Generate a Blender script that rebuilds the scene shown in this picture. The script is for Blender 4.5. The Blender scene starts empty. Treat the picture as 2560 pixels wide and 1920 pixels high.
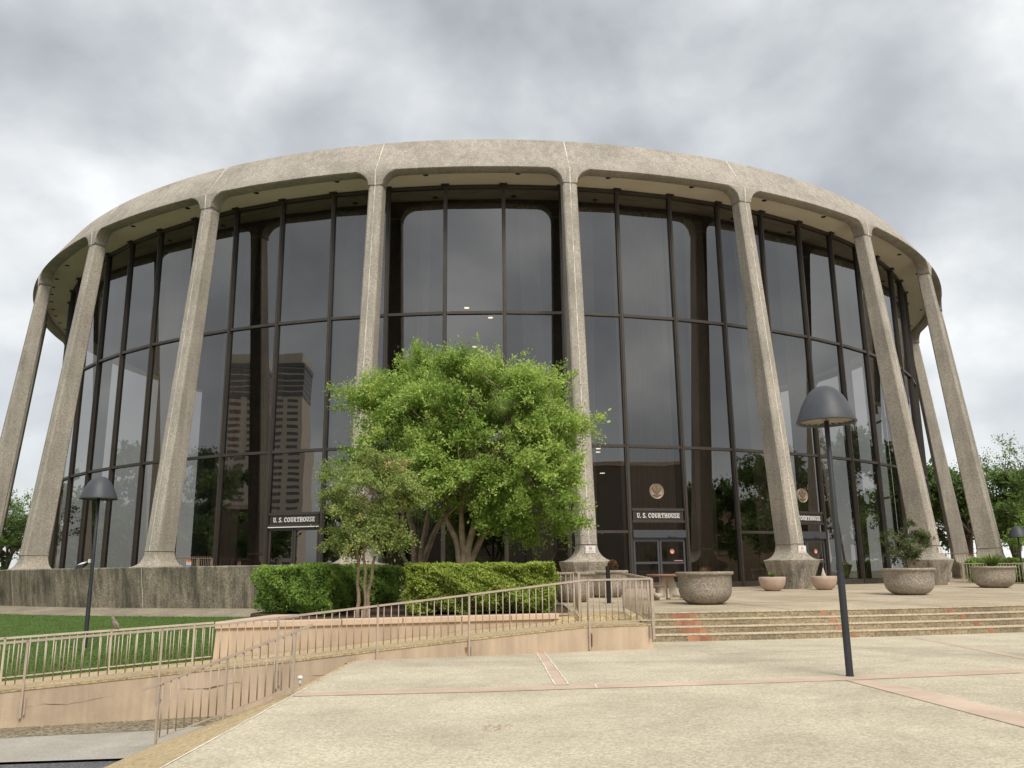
import bpy, math, random
import numpy as np
from mathutils import Matrix, Vector, Euler

random.seed(7)
RS = np.random.RandomState(11)
SC = bpy.context.scene
COL = SC.collection
PI = math.pi
rad = math.radians

# ------------------------------------------------------------------ camera
EYE = 1.53
PITCH, ROLL, FPX = 0.219, 0.011, 2123.565      # focal length in pixels of the 2560 px wide photograph
cam_d = bpy.data.cameras.new('camera')
cam_d.sensor_width = 36.0
cam_d.lens = FPX / 2560.0 * 36.0
cam_d.clip_start = 0.05
cam_d.clip_end = 5000.0
cam = bpy.data.objects.new('camera', cam_d)
COL.objects.link(cam)
cam.matrix_world = Matrix.Translation((0, 0, EYE)) @ Matrix.Rotation(PI / 2 + PITCH, 4, 'X') @ Matrix.Rotation(-ROLL, 4, 'Z')
SC.camera = cam

# ------------------------------------------------------------------ sun, sky, exposure
SUN_AZ, SUN_EL = 158.0, 50.0                   # degrees clockwise from +Y (north), elevation
sd = bpy.data.lights.new('sun', 'SUN')
sd.energy = 1.5
sd.angle = rad(22)
sd.color = (1.0, 0.93, 0.82)
sun = bpy.data.objects.new('sun', sd)
COL.objects.link(sun)
sv = Vector((math.sin(rad(SUN_AZ)) * math.cos(rad(SUN_EL)), math.cos(rad(SUN_AZ)) * math.cos(rad(SUN_EL)), math.sin(rad(SUN_EL))))
sun.rotation_euler = sv.to_track_quat('Z', 'Y').to_euler()
sun.location = (0, 0, 60)

world = bpy.data.worlds.new('World')
SC.world = world
world.use_nodes = True
wn, wl = world.node_tree.nodes, world.node_tree.links
wn.clear()


def N(nodes, kind, **kw):
    n = nodes.new(kind)
    for k, v in kw.items():
        if hasattr(n, k):
            setattr(n, k, v)
        else:
            n.inputs[k].default_value = v
    return n


def ramp(nodes, stops):
    r = nodes.new('ShaderNodeValToRGB')
    el = r.color_ramp.elements
    while len(el) < len(stops):
        el.new(0.5)
    for e, (p, c) in zip(el, stops):
        e.position = p
        e.color = (c[0], c[1], c[2], 1) if not isinstance(c, (int, float)) else (c, c, c, 1)
    return r


def math_node(nodes, links, op, a, b=None, clamp=False):
    m = nodes.new('ShaderNodeMath')
    m.operation = op
    m.use_clamp = clamp
    for i, v in enumerate((a, b)):
        if v is None:
            continue
        if isinstance(v, (int, float)):
            m.inputs[i].default_value = v
        else:
            links.new(v, m.inputs[i])
    return m.outputs[0]


SKY_OFF = (13.7, 7.7, 4.9)
out = wn.new('ShaderNodeOutputWorld')
bg = wn.new('ShaderNodeBackground')
bg.inputs['Strength'].default_value = 0.1
sky = wn.new('ShaderNodeTexSky')
sky.sky_type = 'NISHITA'
sky.sun_disc = False
sky.sun_elevation = rad(SUN_EL)
sky.sun_rotation = rad(SUN_AZ)
tc = wn.new('ShaderNodeTexCoord')
mpw = wn.new('ShaderNodeMapping')
mpw.inputs['Scale'].default_value = (1.0, 1.0, 1.35)
mpw.inputs['Location'].default_value = (SKY_OFF[0], SKY_OFF[1], SKY_OFF[2])
wl.new(tc.outputs['Generated'], mpw.inputs[0])
n1 = N(wn, 'ShaderNodeTexNoise', Scale=4.0, Detail=9.0, Roughness=0.5, Distortion=0.12)
n2 = N(wn, 'ShaderNodeTexNoise', Scale=1.15, Detail=3.0, Roughness=0.5)
wl.new(mpw.outputs[0], n1.inputs['Vector'])
wl.new(mpw.outputs[0], n2.inputs['Vector'])
mixn = math_node(wn, wl, 'ADD', math_node(wn, wl, 'MULTIPLY', n1.outputs[0], 0.66), math_node(wn, wl, 'MULTIPLY', n2.outputs[0], 0.34))
cr = ramp(wn, [(0.35, (2.4, 2.53, 2.66)), (0.44, (3.2, 3.33, 3.44)), (0.50, (3.9, 4.02, 4.08)), (0.555, (4.8, 4.87, 4.86)), (0.63, (6.2, 6.22, 6.15))])
wl.new(mixn, cr.inputs[0])
mx = wn.new('ShaderNodeMix')
mx.data_type = 'RGBA'
mx.inputs['Factor'].default_value = 0.92
wl.new(sky.outputs[0], mx.inputs['A'])
wl.new(cr.outputs[0], mx.inputs['B'])
wl.new(mx.outputs['Result'], bg.inputs['Color'])
wl.new(bg.outputs[0], out.inputs[0])

SC.view_settings.view_transform = 'Standard'
SC.view_settings.look = 'None'
SC.view_settings.gamma = 1.0
SC.view_settings.exposure = 0.93
SC.view_settings.use_curve_mapping = False
SC.render.engine = 'CYCLES'
SC.cycles.use_denoising = True
SC.cycles.max_bounces = 8
SC.cycles.transparent_max_bounces = 12

# ------------------------------------------------------------------ helpers
CX, CY = -1.582, 70.0                           # centre of the round building


def proj_ray(px, py):
    a0, b0 = px - 1280.0, 960.0 - py
    c, s = math.cos(ROLL), math.sin(ROLL)
    a, b = (a0 * c + b0 * s) / FPX, (-a0 * s + b0 * c) / FPX
    return np.array([a, math.cos(PITCH) - b * math.sin(PITCH), math.sin(PITCH) + b * math.cos(PITCH)])


def at_z(px, py, z):
    d = proj_ray(px, py)
    return d * (z - EYE) / d[2] + np.array([0, 0, EYE])


def at_y(px, py, y):
    d = proj_ray(px, py)
    return d * y / d[1] + np.array([0, 0, EYE])


def plaza_z(x, y):
    r = math.hypot(x - CX, y - CY)
    return 0.576 + (49.4 - r) * 0.0129


def at_plaza(px, py):
    z = 0.62
    for _ in range(8):
        p = at_z(px, py, z)
        z = plaza_z(p[0], p[1])
    return p


def pol(r, deg):
    return (CX + r * math.sin(rad(deg)), CY - r * math.cos(rad(deg)))


# the ramp wall line: s runs along the wall (0 at its right corner), o goes back from it
A0 = np.array([2.83, 18.08])
TS = np.array([0.9517, 0.3070])
TS = TS / np.linalg.norm(TS)
NS = np.array([-TS[1], TS[0]])


def so(s, o=0.0):
    p = A0 + TS * s + NS * o
    return (float(p[0]), float(p[1]))


def ramp_z(s):
    return float(np.interp(s, [-40, -16.5, -11.8, -7.5, -6.0, -4.5, -1.5, 0.0], [-1.6, -0.60, -0.28, 0.0, 0.10, 0.24, 0.45, 0.45]))


def tag(o, label=None, cat=None, group=None, kind=None):
    if label: o['label'] = label
    if cat: o['category'] = cat
    if group: o['group'] = group
    if kind: o['kind'] = kind
    return o


def empty(name, loc=(0, 0, 0), rz=0.0, label=None, cat=None, group=None):
    o = bpy.data.objects.new(name, None)
    o.empty_display_size = 0.2
    COL.objects.link(o)
    o.location = loc
    o.rotation_euler = (0, 0, rz)
    return tag(o, label, cat, group)


class MB:
    """collects simple shapes into one mesh"""

    def __init__(self):
        self.v, self.f, self.sm = [], [], []

    def add(self, vs, fs, smooth=False):
        b = len(self.v)
        self.v += [tuple(map(float, p)) for p in vs]
        self.f += [tuple(i + b for i in q) for q in fs]
        self.sm += [smooth] * len(fs)
        return self

    def box(self, x0, x1, y0, y1, z0, z1):
        vs = [(x0, y0, z0), (x1, y0, z0), (x1, y1, z0), (x0, y1, z0), (x0, y0, z1), (x1, y0, z1), (x1, y1, z1), (x0, y1, z1)]
        return self.add(vs, [(3, 2, 1, 0), (4, 5, 6, 7), (0, 1, 5, 4), (1, 2, 6, 5), (2, 3, 7, 6), (3, 0, 4, 7)])

    def hexa(self, lo, hi):
        """prism between two quads given as 4 points each"""
        return self.add(list(lo) + list(hi), [(3, 2, 1, 0), (4, 5, 6, 7), (0, 1, 5, 4), (1, 2, 6, 5), (2, 3, 7, 6), (3, 0, 4, 7)])

    def bar(self, a, b, w, h=None, up=(0, 0, 1)):
        """rectangular bar from a to b"""
        h = w if h is None else h
        a, b = Vector(a), Vector(b)
        d = (b - a).normalized()
        u = Vector(up)
        if abs(d.dot(u)) > 0.98:
            u = Vector((0, 1, 0))
        x = d.cross(u).normalized() * (w / 2)
        y = x.cross(d).normalized() * (h / 2)
        q = [x + y, -x + y, -x - y, x - y]
        return self.hexa([a + k for k in q], [b + k for k in q])

    def tube(self, pts, rs, n=8, cap=True, smooth=True):
        pts = [Vector(p) for p in pts]
        if not hasattr(rs, '__len__'):
            rs = [rs] * len(pts)
        vs, fs = [], []
        ref = Vector((0.31, 0.94, 0.12))
        for i, p in enumerate(pts):
            d = (pts[min(i + 1, len(pts) - 1)] - pts[max(i - 1, 0)])
            d = d.normalized() if d.length > 1e-9 else Vector((0, 0, 1))
            x = d.cross(ref)
            if x.length < 0.05:
                x = d.cross(Vector((1, 0, 0)))
            x.normalize()
            y = d.cross(x)
            for k in range(n):
                a = 2 * PI * k / n
                vs.append(p + x * (math.cos(a) * rs[i]) + y * (math.sin(a) * rs[i]))
        for i in range(len(pts) - 1):
            for k in range(n):
                k2 = (k + 1) % n
                fs.append((i * n + k, i * n + k2, (i + 1) * n + k2, (i + 1) * n + k))
        self.add(vs, fs, smooth)
        if cap:
            b = len(self.v) - len(vs)
            self.f += [tuple(b + k for k in reversed(range(n))), tuple(b + (len(pts) - 1) * n + k for k in range(n))]
            self.sm += [False, False]
        return self

    def lathe(self, prof, n=32, c=(0, 0, 0), smooth=True, a0=0.0, a1=2 * PI):
        """profile of (r, z) turned around the z axis through c"""
        full = abs(a1 - a0 - 2 * PI) < 1e-6
        m = n if full else n + 1
        vs, fs = [], []
        for r, z in prof:
            for k in range(m):
                a = a0 + (a1 - a0) * k / n
                vs.append((c[0] + r * math.cos(a), c[1] + r * math.sin(a), c[2] + z))
        for i in range(len(prof) - 1):
            for k in range(n):
                k2 = (k + 1) % m
                fs.append((i * m + k, i * m + k2, (i + 1) * m + k2, (i + 1) * m + k))
        return self.add(vs, fs, smooth)

    def grid(self, P, smooth=False):
        """P[i][j] rows of points"""
        m = len(P[0])
        vs = [p for row in P for p in row]
        fs = [(i * m + j, i * m + j + 1, (i + 1) * m + j + 1, (i + 1) * m + j) for i in range(len(P) - 1) for j in range(m - 1)]
        return self.add(vs, fs, smooth)

    def mesh(self, name, offset=(0, 0, 0)):
        me = bpy.data.meshes.new(name)
        ox, oy, oz = offset
        me.from_pydata([(x - ox, y - oy, z - oz) for x, y, z in self.v], [], self.f)
        me.polygons.foreach_set('use_smooth', self.sm)
        me.validate()
        me.update()
        return me

    def build(self, name, mat, parent=None, offset=(0, 0, 0), rz=0.0, loc=(0, 0, 0), bevel=0.0):
        me = self.mesh(name, offset)
        if mat is not None:
            me.materials.append(mat)
        o = link(name, me, parent, loc, rz)
        if bevel:
            add_bevel(o, bevel)
        return o


def add_bevel(o, w, seg=2, ang=35):
    m = o.modifiers.new('bevel', 'BEVEL')
    m.width = w
    m.segments = seg
    m.limit_method = 'ANGLE'
    m.angle_limit = rad(ang)
    return o


def link(name, me, parent=None, loc=(0, 0, 0), rz=0.0):
    o = bpy.data.objects.new(name, me)
    COL.objects.link(o)
    o.location = loc
    o.rotation_euler = (0, 0, rz)
    if parent is not None:
        o.parent = parent
    return o


def copy_tree(o, parent=None):
    c = o.copy()
    COL.objects.link(c)
    c.parent = parent
    for ch in list(o.children):
        copy_tree(ch, c)
    return c


def fix_normals(o):
    import bmesh
    bm = bmesh.new()
    bm.from_mesh(o.data)
    bmesh.ops.recalc_face_normals(bm, faces=bm.faces)
    bm.to_mesh(o.data)
    bm.free()
    return o


# ------------------------------------------------------------------ materials
def new_mat(name):
    m = bpy.data.materials.new(name)
    m.use_nodes = True
    nt = m.node_tree
    b = nt.nodes['Principled BSDF']
    return m, nt.nodes, nt.links, b


def mixc(nodes, links, fac, a, b, mode='MIX'):
    m = nodes.new('ShaderNodeMix')
    m.data_type = 'RGBA'
    m.blend_type = mode
    for k, v in (('Factor', fac), ('A', a), ('B', b)):
        s = [i for i in m.inputs if i.name == k and i.enabled][0]
        if isinstance(v, (int, float)):
            s.default_value = v
        elif isinstance(v, tuple):
            s.default_value = (v[0], v[1], v[2], 1)
        else:
            links.new(v, s)
    return [o for o in m.outputs if o.enabled][0]


def plain(name, col, rough=0.6, metal=0.0, var=0.12, scale=6.0, bump=0.0, bscale=60.0, spec=0.4):
    m, n, l, b = new_mat(name)
    geo = n.new('ShaderNodeNewGeometry')
    t = N(n, 'ShaderNodeTexNoise', Scale=scale, Detail=5.0, Roughness=0.6)
    l.new(geo.outputs['Position'], t.inputs['Vector'])
    lo = tuple(c * (1 - var) for c in col)
    hi = tuple(min(1, c * (1 + var)) for c in col)
    r = ramp(n, [(0.3, lo), (0.7, hi)])
    l.new(t.outputs[0], r.inputs[0])
    l.new(r.outputs[0], b.inputs['Base Color'])
    b.inputs['Roughness'].default_value = rough
    b.inputs['Metallic'].default_value = metal
    b.inputs['Specular IOR Level'].default_value = spec
    if bump:
        t2 = N(n, 'ShaderNodeTexNoise', Scale=bscale, Detail=4.0)
        l.new(geo.outputs['Position'], t2.inputs['Vector'])
        bp = N(n, 'ShaderNodeBump', Strength=bump, Distance=0.01)
        l.new(t2.outputs[0], bp.inputs['Height'])
        l.new(bp.outputs[0], b.inputs['Normal'])
    return m


def aggregate(name, light, dark, gs=30.0, spots=0.0, patch=0.9, rough=0.9, bump=0.5, contrast=0.5, grime=None, grime_amt=0.0, streak=False, mask_z=None, island=0.0):
    """exposed aggregate concrete: pebbles of several tones, patches, optional grime that runs down"""
    m, n, l, b = new_mat(name)
    geo = n.new('ShaderNodeNewGeometry')
    pos = geo.outputs['Position']
    v1 = N(n, 'ShaderNodeTexVoronoi', Scale=gs)
    l.new(pos, v1.inputs['Vector'])
    f1 = N(n, 'ShaderNodeTexNoise', Scale=gs * 1.7, Detail=6.0, Roughness=0.75)
    l.new(pos, f1.inputs['Vector'])
    sp = n.new('ShaderNodeSeparateColor')
    l.new(v1.outputs['Color'], sp.inputs[0])
    g = math_node(n, l, 'ADD', math_node(n, l, 'MULTIPLY', sp.outputs[0], 0.45), math_node(n, l, 'MULTIPLY', f1.outputs[0], 0.55))
    mid = 0.5
    r = ramp(n, [(mid - contrast * 0.5, dark), (mid + contrast * 0.5, light)])
    l.new(g, r.inputs[0])
    col = r.outputs[0]
    pn = N(n, 'ShaderNodeTexNoise', Scale=patch, Detail=6.0, Roughness=0.62)
    l.new(pos, pn.inputs['Vector'])
    pr = ramp(n, [(0.3, 0.78), (0.5, 1.0), (0.72, 1.1)])
    l.new(pn.outputs[0], pr.inputs[0])
    col = mixc(n, l, 0.8, col, pr.outputs[0], 'MULTIPLY')
    if island:
        ri = ramp(n, [(0.0, 1 - island), (1.0, 1 + island * 0.5)])
        oi = n.new('ShaderNodeObjectInfo')
        l.new(oi.outputs['Random'], ri.inputs[0])
        col = mixc(n, l, 1.0, col, ri.outputs[0], 'MULTIPLY')
    if grime:
        mp = n.new('ShaderNodeMapping')
        mp.inputs['Scale'].default_value = (3.2, 3.2, 0.28) if streak else (0.8, 0.8, 0.8)
        l.new(pos, mp.inputs[0])
        gn = N(n, 'ShaderNodeTexNoise', Scale=1.0, Detail=8.0, Roughness=0.68, Distortion=0.2)
        l.new(mp.outputs[0], gn.inputs['Vector'])
        big = N(n, 'ShaderNodeTexNoise', Scale=0.55, Detail=4.0)
        l.new(pos, big.inputs['Vector'])
        s = math_node(n, l, 'ADD', math_node(n, l, 'MULTIPLY', gn.outputs[0], 0.62), math_node(n, l, 'MULTIPLY', big.outputs[0], 0.38))
        gr = ramp(n, [(0.42, 0.0), (0.60, grime_amt)])
        l.new(s, gr.inputs[0])
        fac = gr.outputs[0]
        if mask_z:
            sx = n.new('ShaderNodeSeparateXYZ')
            l.new(pos, sx.inputs[0])
            mr = n.new('ShaderNodeMapRange')
            mr.inputs['From Min'].default_value = mask_z[0]
            mr.inputs['From Max'].default_value = mask_z[1]
            l.new(sx.outputs['Z'], mr.inputs['Value'])
            fac = math_node(n, l, 'MULTIPLY', fac, mr.outputs[0])
        col = mixc(n, l, fac, col, grime)
    if spots:
        vs_ = N(n, 'ShaderNodeTexVoronoi', Scale=1.7)
        vs_.inputs['Randomness'].default_value = 1.0
        l.new(pos, vs_.inputs['Vector'])
        sz_ = n.new('ShaderNodeSeparateColor')
        l.new(vs_.outputs['Color'], sz_.inputs[0])
        lim = math_node(n, l, 'MULTIPLY', sz_.outputs[1], 0.045)
        hit = math_node(n, l, 'LESS_THAN', vs_.outputs['Distance'], lim)
        col = mixc(n, l, math_node(n, l, 'MULTIPLY', hit, spots), col, (0.12, 0.10, 0.085))
        dn = N(n, 'ShaderNodeTexNoise', Scale=0.16, Detail=7.0, Roughness=0.7, Distortion=1.2)
        l.new(pos, dn.inputs['Vector'])
        dr = ramp(n, [(0.40, 0.86), (0.5, 1.0), (0.62, 1.05)])
        l.new(dn.outputs[0], dr.inputs[0])
        col = mixc(n, l, 1.0, col, dr.outputs[0], 'MULTIPLY')
    l.new(col, b.inputs['Base Color'])
    b.inputs['Roughness'].default_value = rough
    b.inputs['Specular IOR Level'].default_value = 0.25
    bp = N(n, 'ShaderNodeBump', Strength=bump, Distance=0.012)
    l.new(g, bp.inputs['Height'])
    l.new(bp.outputs[0], b.inputs['Normal'])
    return m


def leaf_mat(name, c_lo, c_hi, c_alt=None, trans=0.35):
    m, n, l, b = new_mat(name)
    at = n.new('ShaderNodeAttribute')
    at.attribute_name = 'tone'
    stops = [(0.0, c_lo), (0.75, c_hi)]
    if c_alt:
        stops.append((1.0, c_alt))
    r = ramp(n, stops)
    l.new(at.outputs['Fac'], r.inputs[0])
    b.inputs['Roughness'].default_value = 0.55
    b.inputs['Specular IOR Level'].default_value = 0.3
    l.new(r.outputs[0], b.inputs['Base Color'])
    tr = n.new('ShaderNodeBsdfTranslucent')
    l.new(r.outputs[0], tr.inputs[0])
    mx_ = n.new('ShaderNodeMixShader')
    mx_.inputs[0].default_value = trans
    l.new(b.outputs[0], mx_.inputs[1])
    l.new(tr.outputs[0], mx_.inputs[2])
    l.new(mx_.outputs[0], n['Material Output'].inputs[0])
    return m


M = {}
M['concrete'] = aggregate('exposed_aggregate_concrete', (0.63, 0.57, 0.49), (0.26, 0.23, 0.192), gs=38, patch=0.5, contrast=0.5, bump=0.7,
                          grime=(0.17, 0.16, 0.135), grime_amt=0.4, streak=True)
M['pedestal'] = aggregate('weathered_pedestal_concrete', (0.56, 0.50, 0.41), (0.22, 0.195, 0.16), gs=30, patch=1.2, contrast=0.5, bump=0.7,
                          grime=(0.095, 0.088, 0.072), grime_amt=0.8, streak=True, mask_z=(2.02, 1.7))
M['base_wall'] = aggregate('grimy_wall_concrete', (0.47, 0.415, 0.32), (0.19, 0.165, 0.125), gs=24, patch=0.8, contrast=0.5, bump=0.6,
                           grime=(0.085, 0.078, 0.064), grime_amt=0.9, streak=True)
M['ledge'] = aggregate('ledge_concrete', (0.46, 0.40, 0.30), (0.23, 0.2, 0.15), gs=30, patch=1.2, grime=(0.12, 0.11, 0.08), grime_amt=0.4)
M['plaza'] = aggregate('plaza_aggregate', (0.76, 0.69, 0.535), (0.40, 0.35, 0.255), gs=46, spots=0.5, patch=0.35, contrast=0.62, bump=0.35,
                       grime=(0.33, 0.29, 0.21), grime_amt=0.35)
M['terrace'] = aggregate('terrace_aggregate', (0.68, 0.58, 0.43), (0.36, 0.30, 0.21), gs=36, spots=0.5, patch=0.3, contrast=0.6, bump=0.25,
                         grime=(0.30, 0.24, 0.17), grime_amt=0.45)
M['tread'] = aggregate('step_tread_aggregate', (0.68, 0.58, 0.42), (0.34, 0.28, 0.19), gs=36, patch=0.8)
M['riser'] = aggregate('step_riser_aggregate', (0.54, 0.445, 0.305), (0.23, 0.18, 0.115), gs=34, patch=0.7, contrast=0.5, bump=0.6,
                       grime=(0.09, 0.075, 0.055), grime_amt=0.6)
M['apron'] = aggregate('yellow_aggregate', (0.70, 0.56, 0.34), (0.30, 0.225, 0.12), gs=34, patch=0.7, contrast=0.55, bump=0.6)
M['stucco'] = aggregate('tan_stucco', (0.66, 0.52, 0.385), (0.59, 0.46, 0.335), gs=60, patch=0.9, contrast=0.7, bump=0.15,
                        grime=(0.26, 0.20, 0.145), grime_amt=0.42, streak=True)
M['stucco_cap'] = aggregate('tan_stucco_cap', (0.68, 0.52, 0.39), (0.60, 0.45, 0.33), gs=60, patch=1.5, contrast=0.7, bump=0.1)
M['sidewalk'] = aggregate('grey_sidewalk_concrete', (0.55, 0.52, 0.46), (0.33, 0.31, 0.27), gs=55, patch=1.6, contrast=0.7, bump=0.2,
                          grime=(0.24, 0.21, 0.16), grime_amt=0.5)
M['gravel'] = aggregate('brown_gravel', (0.40, 0.34, 0.24), (0.10, 0.085, 0.055), gs=26, patch=2.2, contrast=0.45, bump=1.0)
M['asphalt'] = aggregate('dark_asphalt', (0.20, 0.20, 0.21), (0.07, 0.07, 0.076), gs=40, patch=2.0, contrast=0.5, bump=0.8)
M['planter'] = aggregate('planter_aggregate', (0.58, 0.52, 0.44), (0.20, 0.172, 0.14), gs=46, patch=2.0, contrast=0.5, bump=0.9,
                         grime=(0.17, 0.13, 0.09), grime_amt=0.35)
M['soil'] = aggregate('brown_mulch', (0.17, 0.115, 0.075), (0.05, 0.035, 0.025), gs=24, patch=2.0, contrast=0.5, bump=1.0)
M['band'] = aggregate('pink_brick_band', (0.68, 0.54, 0.43), (0.58, 0.44, 0.345), gs=60, patch=1.2, contrast=0.7, bump=0.15,
                      grime=(0.36, 0.27, 0.19), grime_amt=0.4)
M['brick'] = aggregate('red_brick_tile', (0.52, 0.265, 0.17), (0.43, 0.205, 0.125), gs=50, patch=3.0, contrast=0.7, bump=0.2, island=0.3)
M['sealant'] = plain('white_joint_sealant', (0.74, 0.69, 0.60), 0.8, var=0.25, scale=9)
M['joint'] = plain('pale_seam_sealant', (0.74, 0.69, 0.60), 0.8, var=0.3, scale=3)
M['dark_joint'] = plain('dark_joint', (0.16, 0.125, 0.09), 0.9, var=0.4, scale=5)
M['soffit'] = plain('cream_soffit_plaster', (0.70, 0.63, 0.52), 0.85, var=0.06, scale=0.6, bump=0.1)
M['bronze'] = plain('bronze_anodised_frame', (0.075, 0.064, 0.055), 0.42, metal=0.35, var=0.12, scale=1.5, spec=0.5)
M['bronze_dark'] = plain('dark_bronze_panel', (0.05, 0.043, 0.037), 0.5, metal=0.2, var=0.1)
M['door_metal'] = plain('grey_blue_door_metal', (0.10, 0.105, 0.12), 0.4, metal=0.4, var=0.08)
M['black'] = plain('flat_black', (0.012, 0.012, 0.013), 0.7, var=0.1)
M['lamp'] = plain('charcoal_lamp_paint', (0.032, 0.034, 0.040), 0.45, var=0.12, scale=5, bump=0.06, bscale=90)
M['dome'] = plain('grey_dome_paint', (0.062, 0.068, 0.080), 0.5, var=0.12, scale=5, bump=0.06, bscale=90)
M['lamp_in'] = plain('lamp_louvre', (0.42, 0.36, 0.29), 0.5, var=0.2, scale=20)
M['white_paint'] = plain('white_paint', (0.80, 0.80, 0.79), 0.5, var=0.05)
M['letters'] = plain('white_letter_enamel', (0.86, 0.86, 0.84), 0.45, var=0.02)
M['red_paint'] = plain('sign_red', (0.60, 0.08, 0.06), 0.5, var=0.05)
M['scuff'] = plain('faded_red_paint', (0.56, 0.30, 0.23), 0.8, var=0.2)
M['orange_paint'] = plain('sign_orange', (0.68, 0.20, 0.07), 0.5, var=0.05)
M['blue_paint'] = plain('sign_blue', (0.13, 0.29, 0.55), 0.5, var=0.05)
M['grey_paint'] = plain('sign_grey', (0.42, 0.42, 0.44), 0.5, var=0.05)
M['pink_paint'] = plain('sticker_pink', (0.75, 0.33, 0.29), 0.5, var=0.05)
M['seal'] = plain('bronze_seal', (0.42, 0.325, 0.24), 0.45, metal=0.25, var=0.15, scale=18)
M['seal_dark'] = plain('bronze_seal_dark', (0.20, 0.15, 0.11), 0.5, metal=0.25, var=0.2, scale=18)
M['rail'] = plain('tan_railing_paint', (0.47, 0.385, 0.315), 0.55, var=0.12, scale=5)
M['rail_pale'] = plain('pale_tan_railing_paint', (0.56, 0.49, 0.385), 0.55, var=0.12, scale=5)
M['fence'] = plain('brown_fence_paint', (0.25, 0.195, 0.15), 0.55, var=0.1)
M['rust'] = plain('rusty_plate', (0.30, 0.16, 0.085), 0.8, var=0.4, scale=24)
M['bowl'] = plain('pinkish_bowl_concrete', (0.52, 0.395, 0.32), 0.75, var=0.08, scale=5, bump=0.1)
M['table_top'] = plain('redbrown_table_top', (0.27, 0.155, 0.11), 0.6, var=0.15, scale=8)
M['table_leg'] = plain('pale_concrete', (0.60, 0.53, 0.43), 0.8, var=0.1, scale=6, bump=0.15)
M['bark'] = plain('smooth_tan_bark', (0.32, 0.235, 0.165), 0.75, var=0.4, scale=5, bump=0.5, bscale=18)
M['bark_dark'] = plain('dark_bark', (0.105, 0.08, 0.058), 0.85, var=0.35, scale=6, bump=0.5, bscale=14)
M['leaf_myrtle'] = leaf_mat('bright_myrtle_leaf', (0.235, 0.37, 0.072), (0.49, 0.63, 0.155), (0.66, 0.72, 0.235), 0.36)
M['leaf_olive'] = leaf_mat('olive_myrtle_leaf', (0.24, 0.325, 0.09), (0.41, 0.49, 0.15), (0.56, 0.45, 0.22), 0.33)
M['leaf_hedge_dark'] = leaf_mat('dark_hedge_leaf', (0.15, 0.26, 0.05), (0.34, 0.50, 0.10), (0.48, 0.62, 0.16), 0.28)
M['leaf_hedge'] = leaf_mat('bright_hedge_leaf', (0.23, 0.33, 0.055), (0.46, 0.55, 0.11), (0.64, 0.67, 0.22), 0.28)
M['leaf_oak'] = leaf_mat('oak_leaf', (0.09, 0.15, 0.04), (0.20, 0.30, 0.075), (0.30, 0.39, 0.11), 0.38)
M['leaf_dull'] = leaf_mat('dull_shrub_leaf', (0.09, 0.125, 0.045), (0.18, 0.22, 0.085), (0.27, 0.27, 0.12), 0.3)
M['leaf_palm'] = leaf_mat('spiky_leaf', (0.09, 0.17, 0.03), (0.22, 0.33, 0.07), (0.33, 0.42, 0.12), 0.25)
M['dry'] = leaf_mat('dry_stalk', (0.13, 0.075, 0.04), (0.30, 0.17, 0.085), (0.42, 0.27, 0.15), 0.2)
M['grass_blade'] = leaf_mat('grass_blade', (0.07, 0.135, 0.018), (0.12, 0.205, 0.028), (0.18, 0.26, 0.05), 0.3)
M['lawn'] = plain('lawn_green', (0.075, 0.135, 0.022), 0.9, var=0.25, scale=2.2, bump=0.6, bscale=45)
M['hedge_core'] = plain('hedge_inner_shade', (0.022, 0.032, 0.010), 0.95, var=0.3)  # inner shade of the hedge put into the core's near-black colour
M['far_ground'] = plain('far_ground', (0.26, 0.235, 0.19), 0.95, var=0.3, scale=0.2)
M['drape'] = plain('pale_drape', (0.70, 0.65, 0.57), 0.9, var=0.05, scale=2)
M['drape_dark'] = plain('brown_drape', (0.30, 0.25, 0.20), 0.9, var=0.08, scale=2)
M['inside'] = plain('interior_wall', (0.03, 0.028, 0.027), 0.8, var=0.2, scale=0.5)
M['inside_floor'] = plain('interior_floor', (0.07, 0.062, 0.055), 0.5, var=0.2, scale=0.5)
M['inside_tan'] = plain('interior_tan_panel', (0.42, 0.31, 0.21), 0.7, var=0.1, scale=1)
M['tower'] = plain('tan_tower_wall', (0.72, 0.64, 0.52), 0.8, var=0.05, scale=0.1)
M['tower_win'] = plain('tower_window', (0.19, 0.185, 0.19), 0.3, var=0.2, scale=0.3)
M['tower_red'] = plain('tower_red_panel', (0.30, 0.12, 0.09), 0.6, var=0.1, scale=0.2)
M['low_tan'] = plain('low_building_tan', (0.17, 0.13, 0.09), 0.8, var=0.08, scale=0.1)
M['hall'] = plain('grey_brown_hall', (0.20, 0.165, 0.13), 0.8, var=0.1, scale=0.1)
M['bird'] = plain('grey_brown_feather', (0.26, 0.215, 0.185), 0.8, var=0.25, scale=40)


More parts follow.
